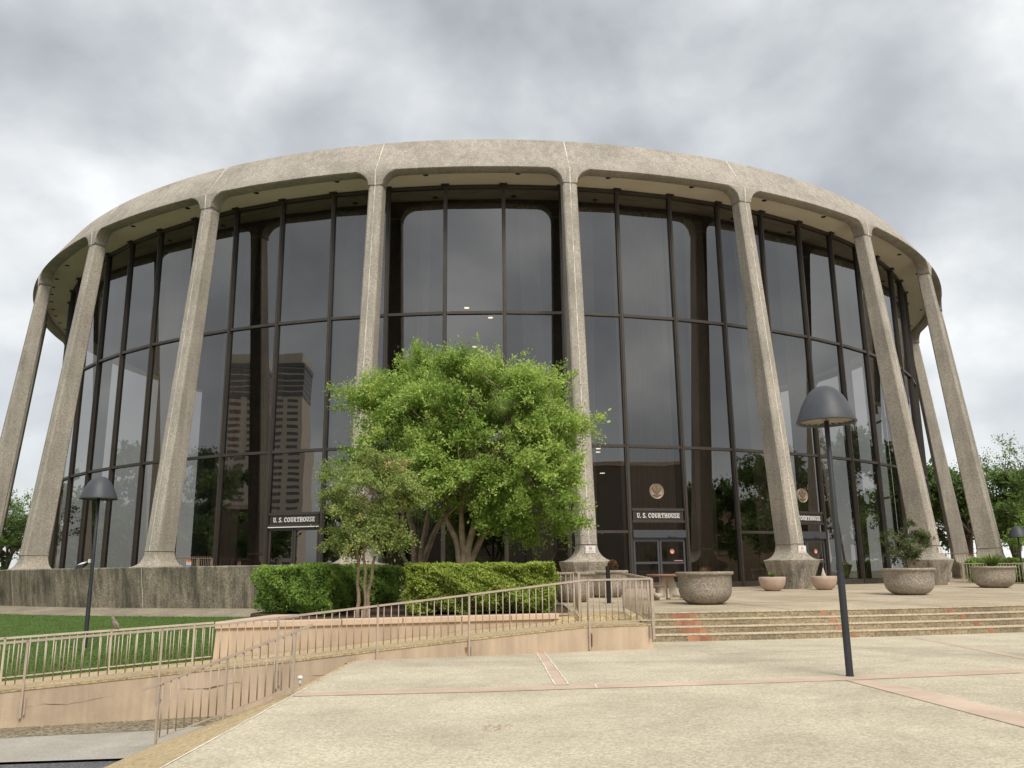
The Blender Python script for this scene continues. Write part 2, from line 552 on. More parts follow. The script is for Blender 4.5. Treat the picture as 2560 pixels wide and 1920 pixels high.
def glass_mat():
    m, n, l, b = new_mat('dark_reflective_glass')
    n.remove(b)
    geo = n.new('ShaderNodeNewGeometry')
    oi = n.new('ShaderNodeObjectInfo')
    mp = n.new('ShaderNodeVectorMath')
    mp.operation = 'ADD'
    l.new(geo.outputs['Position'], mp.inputs[0])
    rv = n.new('ShaderNodeCombineXYZ')
    l.new(math_node(n, l, 'MULTIPLY', oi.outputs['Random'], 50.0), rv.inputs[0])
    l.new(rv.outputs[0], mp.inputs[1])
    t = N(n, 'ShaderNodeTexNoise', Scale=0.45, Detail=1.5, Roughness=0.4)
    l.new(mp.outputs[0], t.inputs['Vector'])
    bp = N(n, 'ShaderNodeBump', Strength=0.03, Distance=0.12)
    l.new(t.outputs[0], bp.inputs['Height'])
    fr = n.new('ShaderNodeFresnel')
    fr.inputs['IOR'].default_value = 1.5
    l.new(bp.outputs[0], fr.inputs['Normal'])
    k = math_node(n, l, 'ADD', math_node(n, l, 'MULTIPLY', fr.outputs[0], 0.75), 0.135, True)
    gl = n.new('ShaderNodeBsdfGlossy')
    gl.inputs['Roughness'].default_value = 0.0
    gl.inputs['Color'].default_value = (1.0, 0.98, 0.955, 1)
    l.new(bp.outputs[0], gl.inputs['Normal'])
    tr = n.new('ShaderNodeBsdfTransparent')
    tr.inputs[0].default_value = (0.305, 0.29, 0.27, 1)
    mx_ = n.new('ShaderNodeMixShader')
    l.new(k, mx_.inputs[0])
    l.new(tr.outputs[0], mx_.inputs[1])
    l.new(gl.outputs[0], mx_.inputs[2])
    l.new(mx_.outputs[0], n['Material Output'].inputs[0])
    return m


M['glass'] = glass_mat()


def emit_mat(name, col, st):
    m, n, l, b = new_mat(name)
    b.inputs['Base Color'].default_value = (*col, 1)
    b.inputs['Emission Color'].default_value = (*col, 1)
    b.inputs['Emission Strength'].default_value = st
    return m


M['lit'] = emit_mat('lit_ceiling_lamp', (1.0, 0.85, 0.65), 2.2)

# ================================================================== SETTING: ground, plaza, steps, ramp, lawn
def structure(o):
    o['kind'] = 'structure'
    return o


# far ground sheet to the horizon, below everything
mb = MB()
mb.add([(-1500, -1500, -0.95), (1500, -1500, -0.95), (1500, 1500, -0.95), (-1500, 1500, -0.95)], [(0, 1, 2, 3)])
structure(mb.build('ground', M['far_ground']))

# street and grey walk at the lower left
mb = MB()
mb.add([(-160, -90, -0.86), (-2.95, -90, -0.86), (-2.95, 12.4, -0.86), (-5.3, 12.15, -0.86), (-9, 11.75, -0.86), (-30, 9.5, -0.86), (-160, -6, -0.86)],
       [(0, 1, 2, 3, 4, 5, 6)])
structure(mb.build('street', M['asphalt']))
mb = MB()
far = [so(s, 0.05) for s in (-40, -11, -8, -6.2)]
near = [(-36.0, 8.9), (-9.0, 11.75), (-5.3, 12.15), (-2.95, 12.4)]
mb.grid([[(x, y, -0.83) for x, y in near], [(x, y, -0.83) for x, y in far]])
structure(mb.build('sidewalk', M['sidewalk']))
mb = MB()
nr = [so(-40, -1.0), so(-13, -0.95), so(-11, -0.9), so(-9.4, -1.05), so(-8.0, -0.75), so(-6.2, -0.6)]
fr_ = [so(-40, 0.03), so(-13, 0.03), so(-11, 0.03), so(-9.4, 0.03), so(-8.0, 0.03), so(-6.2, 0.03)]
mb.grid([[(x, y, -0.826) for x, y in nr], [(x, y, -0.815) for x, y in fr_]])
structure(mb.build('gravel_strip', M['gravel']))

# lower plaza, a thick slab so that its left edge drops to the street
R_STEP = [50.52, 50.14, 49.77, 49.40]
RISE = 0.144
arc = [pol(R_STEP[0] - 0.25, d) for d in (5.2, 8, 12, 16, 20, 24, 28, 32, 38, 44, 50)]
pl = [(-2.9, -60), (90, -60), (90, arc[-1][1])] + arc[::-1] + [so(-0.02, 1.6), so(-0.02, 0.1), so(-3, 0.1), so(-6.0, 0.1), (-2.9, 16.15)]
mb = MB()
k = len(pl)
mb.add([(x, y, 0.0) for x, y in pl] + [(x, y, -0.9) for x, y in pl], [tuple(range(k))] + [(i, i + k, (i + 1) % k + k, (i + 1) % k) for i in range(k)])
plaza = structure(fix_normals(mb.build('plaza', M['plaza'])))

# sloping yellow aggregate apron between the plaza edge and the walk
E_ = [(-2.96, 16.12, 0.0), (-2.99, 14.0, 0.0), (-3.02, 12.6, -0.005), (-3.35, 12.28, -0.14), (-3.9, 12.12, -0.33), (-4.76, 11.98, -0.63), (-5.24, 11.6, -0.826), (-5.26, 9.0, -0.832), (-5.26, -20, -0.85)]
W_ = [(-2.9, 16.12, 0.0), (-2.9, 14.0, 0.0), (-2.9, 12.6, 0.0), (-2.9, 12.0, 0.0), (-2.9, 11.4, 0.0), (-2.9, 10.4, 0.0), (-2.9, 9.4, 0.0), (-2.9, 7.5, 0.0), (-2.9, -20, 0.0)]
mb = MB()
mb.grid([[(x, y, z) for x, y, z in E_], [((a[0] + b[0]) / 2, (a[1] + b[1]) / 2, (a[2] + b[2]) / 2 + 0.02) for a, b in zip(E_, W_)], [(x, y, z) for x, y, z in W_]])
mb.grid([[(x, y, z) for x, y, z in E_[:7]], [(x, y, -0.9) for x, y, z in E_[:7]]])
structure(mb.build('apron', M['apron']))
mb = MB()
random.seed(3)
row0, row1 = [], []
yy = 16.1
while yy > -6:
    j = random.uniform(-0.006, 0.006)
    row0.append((-2.918 + j - random.uniform(0, 0.006), yy, 0.005))
    row1.append((-2.905 + j + random.uniform(0, 0.010), yy, 0.005))
    yy -= 0.22
mb.grid([row0, row1])
structure(mb.build('edge_joint', M['sealant']))

# steps, curved around the building
for i, r in enumerate(R_STEP):
    z0, z1 = i * RISE - 0.02, (i + 1) * RISE
    r_in = R_STEP[i + 1] - 0.1 if i < 3 else r - 0.42
    d0 = 5.28 if i == 0 else 5.28
    degs = np.linspace(5.3 - 0.04 * i, 52, 90)
    stp = empty('step', (0, 0, 0))
    structure(stp)
    m1 = MB()
    m1.grid([[(*pol(r - 0.012, d), z0) for d in degs], [(*pol(r - 0.012, d), z1 - 0.03) for d in degs]])
    m1.build('riser', M['riser'], stp)
    m2 = MB()
    sec = [(r - 0.012, z1 - 0.03), (r, z1 - 0.027), (r + 0.001, z1 - 0.008), (r - 0.008, z1), (r_in, z1 + (0.002 if i < 3 else 0.0))]
    m2.grid([[(*pol(rr, d), zz) for d in degs] for rr, zz in sec], True)
    m2.build('tread', M['tread'], stp)
    # red tiles set into the riser
    tile = MB()
    tile.box(-0.071, 0.071, -0.006, 0.02, -0.062, 0.054)
    me = tile.mesh('brick')
    me.materials.append(M['brick'])
    groups = [[1685, 1700.5, 1716, 1731], [1697, 1712.5, 1728, 1743.5], [1712, 1727, 1742.5, 1758], [1727, 1742, 1757.5, 1773]][3 - i]
    singles = [[2058.5, 2375.5], [2083, 2408], [2102, 2442], [2136.5, 2478.5]][3 - i]
    ymid = [1536, 1555, 1575, 1595][3 - i]
    for px in groups + singles:
        d_ = proj_ray(px, ymid - (px - 1700) * 0.021)
        qa, qb, qc = d_[0] ** 2 + d_[1] ** 2, -2 * (d_[0] * CX + d_[1] * CY), CX * CX + CY * CY - r * r
        t_ = (-qb - math.sqrt(qb * qb - 4 * qa * qc)) / (2 * qa)
        dg = math.degrees(math.atan2(d_[0] * t_ - CX, CY - d_[1] * t_))
        x, y = pol(r + 0.001 - 0.012, dg)
        b_ = link('brick', me, stp, (x, y, (z0 + z1) / 2 + 0.003), rad(dg))
        b_.scale = (1, 1, 1)

# upper plaza: a shallow cone around the building
mb = MB()
rows = []
for r in np.linspace(49.36, 31.5, 14):
    t0 = math.degrees(math.asin((1.4 - CX) / r))
    row = []
    for q in np.linspace(0, 1, 60):
        d = t0 + (128 - t0) * q
        x, y = pol(r, d)
        row.append((x, y, plaza_z(x, y)))
    rows.append(row)
mb.grid(rows)
structure(mb.build('upper_plaza', M['terrace']))
mb = MB()
mb.grid([[(*pol(r, d), plaza_z(*pol(r, d))) for d in np.linspace(-128, math.degrees(math.asin((1.4 - CX) / r)), 70)] for r in (36.2, 34, 31.5)])
structure(mb.build('arcade_floor', M['terrace']))
# joints of the upper plaza
for deg in (9.8, 14.7, 19.6, 24.6, 29.5, 34.5, 39.5):
    mb = MB()
    w = 0.012
    mb.grid([[(pol(r, deg)[0] + sgn * w, pol(r, deg)[1], plaza_z(*pol(r, deg)) + 0.005) for sgn in (-1, 1)] for r in np.linspace(49.2, 32.4, 8)])
    structure(mb.build('paving_joint', M['dark_joint']))
for r in (45.6, 41.5, 37.6):
    mb = MB()
    mb.grid([[(*pol(r + q, d), plaza_z(*pol(r, d)) + 0.005) for d in np.linspace(5, 60, 60)] for q in (-0.018, 0.018)])
    structure(mb.build('paving_joint', M['dark_joint']))
# reddish band at the foot of the glass
mb = MB()
mb.grid([[(*pol(r, d), plaza_z(*pol(r, d)) + 0.004) for d in np.linspace(5, 100, 90)] for r in (35.2, 34.7)])
structure(mb.build('brick_band', M['band']))

# pink bands in the lower plaza, with white joints
def band(pts_a, pts_b, name='brick_band', mat='band', z=0.004):
    m_ = MB()
    m_.grid([[(x, y, z) for x, y in pts_a], [(x, y, z) for x, y in pts_b]])
    return structure(m_.build(name, M[mat]))


def stripe(pts, w, name, mat, z=0.008, jit=0.3):
    P, Q = [], []
    for i in range(len(pts) - 1):
        a, b = np.array(pts[i]), np.array(pts[i + 1])
        nseg = max(2, int(np.linalg.norm(b - a) / 0.16))
        d = (b - a) / np.linalg.norm(b - a)
        nn = np.array([-d[1], d[0]])
        for q in range(nseg):
            c = a + (b - a) * q / (nseg - 1)
            P.append(tuple(c + nn * w * (0.5 + random.uniform(-jit, jit))))
            Q.append(tuple(c - nn * w * (0.5 + random.uniform(-jit, jit))))
    return band(P, Q, name, mat, z)


bt = [(-2.88, 11.98), (-0.48, 12.24), (0.63, 12.42), (2.6, 12.70), (4.82, 13.10), (7.9, 13.80), (14, 15.5), (24, 19.5)]
bb = [(-2.88, 11.60), (-0.46, 11.82), (0.60, 11.99), (2.6, 12.27), (4.86, 12.66), (7.5, 13.25), (14, 15.0), (24, 19.0)]
random.seed(5)
band(bt, bb)
stripe([(x, y + 0.008) for x, y in bt[:6]], 0.009, 'band_joint', 'sealant', jit=0.5)
stripe([(x, y - 0.006) for x, y in bb[:6]], 0.006, 'band_joint', 'dark_joint', jit=0.5)
band([(0.44, 17.33), (0.57, 12.45)], [(0.57, 17.37), (0.73, 12.47)])
stripe([(0.425, 17.33), (0.555, 12.45)], 0.024, 'band_joint', 'sealant')
stripe([(0.585, 17.37), (0.745, 12.47)], 0.024, 'band_joint', 'sealant')
stripe([(1.115, 12.51), (1.10, 12.07)], 0.02, 'band_joint', 'sealant')
band([(4.66, 12.60), (4.97, 8.84), (5.35, 4.0), (5.8, -2)], [(5.10, 12.68), (5.45, 9.62), (5.86, 4.0), (6.3, -2)])
stripe([(5.11, 12.66), (5.46, 9.62), (5.87, 4.0)], 0.010, 'band_joint', 'sealant')
stripe([(4.65, 12.60), (4.96, 8.84), (5.34, 4.0)], 0.007, 'band_joint', 'dark_joint')
band([(9.02, 20.0), (8.6, 14.0)], [(9.2, 20.0), (8.8, 14.0)])
stripe([(12.0, 17.9), (7.3, 17.6), (3.6, 16.6)], 0.012, 'paving_joint', 'dark_joint', jit=0.5)
stripe([(3.0, 13.9), (3.7, 14.5), (5.2, 14.2), (6.8, 15.2)], 0.007, 'pavement_crack', 'dark_joint', jit=0.5)
stripe([(1.1, 16.5), (1.9, 16.95), (2.9, 17.0), (3.4, 17.3)], 0.007, 'pavement_crack', 'dark_joint', jit=0.5)
# worn red paint marks
random.seed(9)
mb = MB()
for _ in range(46):
    p = at_z(1244 + random.uniform(-34, 34), 1820 + random.uniform(-8, 8), 0)
    a = random.uniform(0, 3.1)
    l_, w_ = random.uniform(0.012, 0.045), random.uniform(0.003, 0.006)
    dx, dy = math.cos(a) * l_, math.sin(a) * l_ * 0.6
    mb.add([(p[0] - dx, p[1] - dy - w_, 0.004), (p[0] + dx, p[1] + dy - w_, 0.004), (p[0] + dx, p[1] + dy + w_, 0.004), (p[0] - dx, p[1] - dy + w_, 0.004)], [(0, 1, 2, 3)])
tag(mb.build('paint_scuffs', M['scuff']), 'worn red paint scuffs on the plaza paving', 'paint marks', kind='stuff')

# ramp: body with its front wall, and the landing
ss = [-40, -30, -22, -16, -13, -11, -9, -7, -5, -3, -1.5, -0.75, 0.0]
RW = 1.72
mb = MB()
mb.grid([[(*so(s, 0.0), -0.9) for s in ss], [(*so(s, 0.0), ramp_z(s) - 0.0) for s in ss]])
mb.add([(*so(0, 0), -0.9), (*so(0, RW + 1.2), -0.9), (*so(0, RW + 1.2), 0.55), (*so(0, 0), 0.45)], [(0, 1, 2, 3)])
rw = mb.build('ramp_wall', M['stucco'])
tag(rw, 'tan stucco ramp wall with rust and water stains facing the plaza', 'wall')
mb = MB()
mb.grid([[(*so(s, -0.012), ramp_z(s) + 0.002) for s in ss], [(*so(s, -0.012), ramp_z(s) + 0.03) for s in ss],
         [(*so(s, 0.08), ramp_z(s) + 0.035) for s in ss], [(*so(s, RW), ramp_z(s) + 0.035) for s in ss]])
mb.grid([[(*so(s, RW), ramp_z(s) + 0.035) for s in ss[-3:]], [(*so(s, RW + 0.02), 0.565) for s in ss[-3:]], [(*so(s, RW + 1.6), 0.585) for s in ss[-3:]]])
mb.grid([[(*so(s, RW), -3.0) for s in ss], [(*so(s, RW), ramp_z(s) + 0.035) for s in ss]])
structure(mb.build('ramp', M['apron']))
# paving that joins the ramp landing to the upper plaza
mb = MB()
l0, l1 = so(-1.55, RW - 0.05), so(0.12, RW - 0.05)
mb.grid([[(*l0, 0.46), (*l1, 0.46)], [(*l0, 0.492), (*l1, 0.492)], [(1.35, 20.6, 0.566), (3.02, 20.75, 0.566)], [(1.3, 21.6, 0.60), (3.25, 21.6, 0.60)]])
mb.add([(l1[0], l1[1], -0.1), (3.02, 20.75, -0.1), (3.02, 20.75, 0.566), (l1[0], l1[1], 0.492)], [(0, 1, 2, 3)])
structure(mb.build('landing', M['apron']))
# crack line and rust runs on the ramp wall
random.seed(21)
P, Q = [], []
for i in range(80):
    s = -13.5 + i * 0.115
    z = ramp_z(s) - 0.27 + 0.02 * math.sin(i * 0.7) + random.uniform(-0.012, 0.012)
    h = random.uniform(0.0, 0.006) * (2.6 if random.random() < 0.12 else 1) * max(0.0, math.sin(i * 0.33) + 0.35 * math.sin(i * 1.1 + 1) + 0.25)
    P.append((*so(s, -0.004), z - h))
    Q.append((*so(s, -0.004), z + h))
mb = MB()
mb.grid([P, Q])
mb.build('wall_crack', M['dark_joint'], rw)
for s, zt in ((-6.2, 0.0), (-6.05, -0.01), (-5.9, -0.02), (-3.95, 0.08)):
    mb = MB()
    zz = ramp_z(s) - 0.12
    mb.add([(*so(s - 0.03, -0.004), zz), (*so(s + 0.03, -0.004), zz), (*so(s + 0.012, -0.004), zz - 0.10), (*so(s - 0.012, -0.004), zz - 0.12)], [(0, 1, 2, 3)])
    mb.build('rust_run', M['rust'], rw)

# tan planter wall behind the ramp with its cap stones
SL, SR = -8.5, -1.42
bed = empty('bed_wall', (*so(SL, RW + 0.03), 0), 0, 'tan planter wall with pale cap stones between ramp and hedges', 'wall')
bo = bed.location
bl = (-5.55, 20.4)
mb = MB()
b0, b1 = so(SL, RW + 0.03), so(SR, RW + 0.03)
mb.add([(b0[0] - 0.06, b0[1] - 0.03, -0.6), (*b1, 0.2), (*b1, 0.54), (*b0, 0.54), (bl[0] - 0.06, bl[1], -0.6), (*bl, 0.54), (b1[0] + 0.0, b1[1] + 0.9, 0.2), (b1[0], b1[1] + 0.9, 0.54)],
       [(0, 1, 2, 3), (4, 0, 3, 5), (1, 6, 7, 2)])
mb.build('wall_face', M['stucco'], bed, offset=bo)
cuts = [SL - 0.04, -7.35, -6.1, -4.85, -3.6, -2.5, SR + 0.03]
for i in range(len(cuts) - 1):
    a, c = cuts[i] + 0.008, cuts[i + 1] - 0.008
    mb = MB()
    lo = [(*so(a, RW - 0.02), 0.535), (*so(c, RW - 0.02), 0.535), (*so(c, RW + 0.33), 0.535), (*so(a, RW + 0.33), 0.535)]
    hi = [(x, y, 0.652) for x, y, z in lo]
    mb.hexa(lo, hi)
    mb.build('cap_stone', M['stucco_cap'], bed, offset=bo, bevel=0.012)
mb = MB()
c0 = so(SL - 0.04, RW + 0.345)
lo = [(c0[0], c0[1], 0.535), (c0[0] + 0.62, c0[1] + 0.2, 0.535), (bl[0] + 0.55, bl[1], 0.535), (bl[0] - 0.03, bl[1], 0.535)]
mb.hexa(lo, [(x, y, 0.65) for x, y, z in lo])
mb.build('cap_stone', M['stucco_cap'], bed, offset=bo, bevel=0.012)
# soil of the bed
mb = MB()
bp_ = [so(SL + 0.2, RW + 0.2), so(SR, RW + 0.2), (1.4, 20.3), (1.4, 33.9), (-2, 33.7), (-7.6, 34.3), (-7.0, 30), (-6.9, 23.0), bl]
mb.add([(x, y, 0.575) for x, y in bp_], [tuple(range(len(bp_)))])
structure(mb.build('soil', M['soil']))
mb = MB()
mb.grid([[(bl[0], bl[1], 0.575), (-6.9, 23, 0.575), (-7.0, 30, 0.575), (-7.6, 34.3, 0.575)], [(bl[0] - .15, bl[1], -0.3), (-7.15, 23, -0.3), (-7.3, 30, -0.3), (-7.9, 34.3, -0.3)]])
structure(mb.build('soil_edge', M['soil']))

# lawn between the ramp and the building
mb = MB()
rows = []
lawn_pts = []
for d in np.linspace(-88, -2.0, 70):
    u = np.array([math.sin(rad(d)), -math.cos(rad(d))])
    c = np.array([CX, CY])
    den = NS @ u
    rm = (RW + NS @ A0 - NS @ c) / den if den < -0.05 else 120.0
    rm = min(max(rm, 41.0), 120.0)
    pe = c + u * rm
    zr = ramp_z(float(TS @ (pe - A0))) + 0.02
    row = []
    for q in (0, 0.15, 0.3, 0.5, 0.7, 0.85, 1.0):
        rr = 37.9 + (rm - 37.9) * q
        p = c + u * rr
        z = 0.03 + (zr - 0.03) * q
        row.append((p[0], p[1], z))
    rows.append(row)
mb.grid(rows, True)
lawn = structure(mb.build('lawn', M['lawn']))
lawn_rows = rows

# ================================================================== THE ROUND COURTHOUSE
CH = empty('courthouse', (CX, CY, 0), 0, 'round concrete courthouse with leaning columns and dark glass walls', 'building')
COLS = [-52.71 + 15 * i for i in range(-2, 13)]     # column angles in view
BAY0 = -7.73                                         # a column angle; mullions every 5 degrees from it
Z_J, Z_E, Z_T = 18.97, 19.67, 21.77
R_J, R_E, R_T = 34.24, 34.27, 32.95
Z_B, R_B = 2.61, 36.02
Z_G = 19.86
RG = 31.98

# --- one ring segment (fascia + arch), seam to seam, built at angle 0 pointing to -y
half = rad(7.5)
W2 = 0.335
FIL = 0.72


def ring_profile():
    """outline of the arch opening from the left seam to the right seam as (u in metres along the arc, z)"""
    L = R_E * half
    pts = [(-L, Z_J), (-L + W2, Z_J)]
    for k in range(1, 9):
        a = PI / 2 * k / 8
        pts.append((-L + W2 + FIL * (1 - math.cos(a)), Z_J + (Z_E - Z_J) * math.sin(a)))
    n = 22
    x0, x1 = pts[-1][0], -pts[-1][0]
    for k in range(1, n):
        pts.append((x0 + (x1 - x0) * k / n, Z_E))
    pts += [(-u, z) for u, z in pts[:10][::-1]]
    return pts


prof = ring_profile()


def P_(r, u, z):
    a = u / R_E
    return (r * math.sin(a), -r * math.cos(a), z)


GAP = 0.008
rows_f = []
for u, z in prof:
    L = R_E * half - GAP
    u = max(-L, min(L, u))
    DIN = 0.66
    rows_f.append([P_(R_E - DIN, u, 20.3), P_(R_E - DIN, u, z + 0.03), P_(R_E - DIN + 0.03, u, z), P_(R_E - 0.035, u, z), P_(R_E - 0.004, u, z + 0.012 if abs(u) < L - W2 else z), P_(R_E + 0.0, u, max(z + 0.05, Z_J + 0.0)),
                   P_(R_E, u, Z_E + 0.02), P_(R_E - 0.02, u, Z_E + 0.07), P_((R_E + R_T) / 2 - 0.0, u, (Z_E + Z_T) / 2 + 0.03), P_(R_T + 0.02, u, Z_T - 0.05), P_(R_T - 0.05, u, Z_T + 0.02), P_(R_T - 0.2, u, Z_T + 0.06), P_(R_T - 1.6, u, Z_T + 0.05)])
seg = MB()
seg.grid(rows_f, True)
# close the seam ends
for ri in (0, len(rows_f) - 1):
    seg.add(rows_f[ri], [tuple(range(len(rows_f[ri])))])
seg_me = seg.mesh('ring_segment')
seg_me.materials.append(M['concrete'])
# seam strip between the segments
sm = MB()
for zz0, r0, zz1, r1 in ((Z_J, R_E, Z_E + 0.02, R_E), (Z_E + 0.02, R_E, Z_T - 0.05, R_T + 0.02)):
    sm.hexa([(-0.022, -r0 - 0.008, zz0), (0.022, -r0 - 0.008, zz0), (0.022, -r0 + 0.05, zz0), (-0.022, -r0 + 0.05, zz0)],
            [(-0.022, -r1 - 0.03, zz1), (0.022, -r1 - 0.03, zz1), (0.022, -r1 + 0.05, zz1), (-0.022, -r1 + 0.05, zz1)])
seam_me = sm.mesh('seam')
seam_me.materials.append(M['joint'])

# --- column shaft
def shaft_sec(t):
    """section at t = 0 (bottom) .. 1 (top): list of (lateral, radius)"""
    r = R_B + (R_J - R_B) * t
    D = 1.12 + (0.66 - 1.12) * t
    w = 0.345 + (W2 - 0.345) * t
    return [(0, r + 0.022), (w - 0.07, r), (w, r - 0.075), (w, r - D + 0.05), (w - 0.05, r - D), (-w + 0.05, r - D), (-w, r - D + 0.05), (-w, r - 0.075), (-w + 0.07, r)]


sh = MB()
NT = 10
vs = []
for i in range(NT + 1):
    t = i / NT
    z = Z_B + 0.012 + (Z_J - 0.024 - Z_B) * t
    vs += [(l_, -r_, z) for l_, r_ in shaft_sec(t)]
k = 9
fs = [(i * k + j, i * k + (j + 1) % k, (i + 1) * k + (j + 1) % k, (i + 1) * k + j) for i in range(NT) for j in range(k)]
sh.add(vs, fs)
sh.f += [tuple(range(k)), tuple(NT * k + j for j in reversed(range(k)))]
sh.sm += [False, False]
sh_me = sh.mesh('column')
sh_me.materials.append(M['concrete'])
# front seam of the shaft (a slightly wandering sealant line)
random.seed(2)
cs = MB()
P, Q = [], []
for i in range(60):
    t = i / 59
    z = Z_B + (Z_J - Z_B) * t
    r = R_B + (R_J - R_B) * t + 0.0255
    w = random.uniform(0.006, 0.018)
    j = random.uniform(-0.003, 0.003)
    P.append((j - w, -r, z))
    Q.append((j + w, -r, z))
cs.grid([P, Q])
cs_me = cs.mesh('seam')
cs_me.materials.append(M['joint'])
# thin shadow gap core between shaft, pedestal and capital
gp_mes = []
for zz, t in ((Z_B, 0), (Z_J, 1)):
    gp = MB()
    s_ = [(l_ * 0.93, -(r_ - 0.02), zz) for l_, r_ in shaft_sec(t)]
    gp.add([(x, y, z - 0.05) for x, y, z in s_] + [(x, y, z + 0.05) for x, y, z in s_], [(j, (j + 1) % k, (j + 1) % k + k, j + k) for j in range(k)])
    gp_mes.append(gp.mesh('joint_core'))
gp_mes[0].materials.append(M['joint'])
gp_mes[1].materials.append(M['joint'])

# --- pedestal: flare, shoulder and tapering foot
def ped_sec(w, rf, rb, c=0.07):
    rid = 0.022
    return [(0, rf + rid), (w - c, rf), (w, rf - c), (w, rb + 0.05), (w - 0.05, rb), (-w + 0.05, rb), (-w, rb + 0.05), (-w, rf - c), (-w + c, rf)]


def pedestal_mesh(name, zfoot, wfoot, with_foot=True):
    pd = MB()
    lev = []
    NF = 9
    for i in range(NF + 1):
        a = PI / 2 * i / NF
        q = 1 - math.cos(a)                         # 0 at the joint .. 1 at the shoulder
        z = Z_B - 0.012 - (Z_B - 1.97) * math.sin(a)
        lev.append((z, 0.345 + (1.03 - 0.345) * q, R_B + 0.33 * q, 34.9 - 0.0 * q, 0.07 + 0.22 * q))
    lev.append((1.93, 1.045, R_B + 0.345, 34.9, 0.30))
    if with_foot:
        for q in (0.25, 0.5, 0.75, 1.0):
            z = 1.93 + (zfoot - 1.93) * q
            lev.append((z, 1.045 + (wfoot - 1.045) * q, R_B + 0.345 - 0.36 * q, 34.9 + 0.15 * q, 0.30 - 0.08 * q))
    vs = []
    for z, w, rf, rb, c in lev:
        vs += [(l_, -r_, z) for l_, r_ in ped_sec(w, rf, rb, c)]
    fs = [(i * k + j, i * k + (j + 1) % k, (i + 1) * k + (j + 1) % k, (i + 1) * k + j)[::-1] for i in range(len(lev) - 1) for j in range(k)]
    pd.add(vs, fs)
    pd.f += [tuple(range(k))[::-1], tuple((len(lev) - 1) * k + j for j in range(k))]
    pd.sm += [False, False]
    me_ = pd.mesh(name)
    me_.materials.append(M['pedestal'])
    return me_


ped_me = pedestal_mesh('pedestal', 0.62, 0.66)
ps = MB()
ps.grid([[(q, -(R_B + 0.026), Z_B - 0.01) for q in (-0.012, 0.012)], [(q, -(R_B + 0.08), 2.2) for q in (-0.012, 0.012)], [(q, -(R_B + 0.2), 2.02) for q in (-0.012, 0.012)],
         [(q, -(R_B + 0.371), 1.93) for q in (-0.012, 0.012)], [(q, -(R_B + 0.011), 0.6) for q in (-0.012, 0.012)]])
ps_me = ps.mesh('seam')
ps_me.materials.append(M['joint'])

for a in COLS:
    c_ = link('column', sh_me, CH, (0, 0, 0), rad(a))
    link('seam', cs_me, c_)
    for gp_me in gp_mes:
        link('joint_core', gp_me, c_)
    p_ = link('pedestal', ped_me, c_)
    add_bevel(p_, 0.025, 2, 25)
    add_bevel(c_, 0.018, 2, 25)
    s_ = link('ring_segment', seg_me, CH, (0, 0, 0), rad(a + 7.5))
    link('seam', seam_me, s_, (0, 0, 0), rad(-7.5))

# roof and soffit
mb = MB()
n = 144
mb.grid([[(r * math.sin(2 * PI * i / n), -r * math.cos(2 * PI * i / n), z) for i in range(n + 1)] for r, z in ((32.9, 21.76), (31.4, 21.81), (15, 21.9), (0.01, 21.95))])
mb.build('roof', M['soffit'], CH)
mb = MB()
mb.grid([[(r * math.sin(2 * PI * i / n), -r * math.cos(2 * PI * i / n), z) for i in range(n + 1)] for r, z in ((33.66, 19.90), (33.5, 19.88), (31.9, 19.87), (31.0, 19.87))])
mb.build('soffit', M['soffit'], CH)
mb = MB()
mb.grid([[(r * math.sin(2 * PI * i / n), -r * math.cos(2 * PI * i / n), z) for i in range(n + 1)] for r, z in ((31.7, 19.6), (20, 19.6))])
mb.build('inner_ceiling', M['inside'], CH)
# recessed downlights of the soffit
dl = MB()
dl.lathe([(0.0, -0.006), (0.10, -0.006), (0.125, -0.012), (0.135, 0.0)], 14)
dl_me = dl.mesh('downlight')
dl_me.materials.append(M['black'])
for a in [-34.1 + 7.5 * i for i in range(16)] + [-41.6, -49.1, -54.3, -57.4, -60.3, -63.3, -66.5, -69.4, -72.5, -75.5]:
    link('downlight', dl_me, CH, (33.2 * math.sin(rad(a)), -33.2 * math.cos(rad(a)), 19.874))

# mullions
MA = [BAY0 + 5 * i for i in range(-13, 21)]
mu = MB()
mu.box(-0.09, 0.09, -RG - 0.12, -RG + 0.12, 0.74, Z_G)
mu.box(-0.035, 0.035, -RG - 0.16, -RG - 0.121, 0.74, Z_G - 0.02)
mu_me = mu.mesh('mullion')
mu_me.materials.append(M['bronze'])
hd = MB()
hd.box(-0.19, 0.19, -RG - 0.26, -RG - 0.0, Z_G - 0.05, Z_G + 0.004)
hd_me = hd.mesh('mullion_head')
hd_me.materials.append(M['bronze_dark'])
for a in MA:
    m_ = link('mullion', mu_me, CH, (0, 0, 0), rad(a))
    link('mullion_head', hd_me, m_)

# transoms, sills and glass panes: flat panes between the mullions
hw = RG * math.sin(rad(2.5))
RF = RG * math.cos(rad(2.5))
TR = [7.17, 13.42]


def transom_me(name, zc, h, d=0.2):
    t_ = MB()
    t_.box(-hw + 0.10, hw - 0.10, -RF - d * 0.55, -RF + d * 0.45, zc - h / 2, zc + h / 2)
    me_ = t_.mesh(name)
    me_.materials.append(M['bronze'])
    return me_


tr_me = [transom_me('transom', z, 0.13) for z in TR]
sill_me = transom_me('sill', 0.9, 0.30, 0.24)
head_me = transom_me('head_rail', Z_G - 0.08, 0.15)
low_me = transom_me('transom', 3.29, 0.12)


def pane_me(z0, z1):
    t_ = MB()
    t_.add([(-hw, -RF, z0), (hw, -RF, z0), (hw, -RF, z1), (-hw, -RF, z1)], [(0, 1, 2, 3)])
    me_ = t_.mesh('glass_pane')
    me_.materials.append(M['glass'])
    return me_


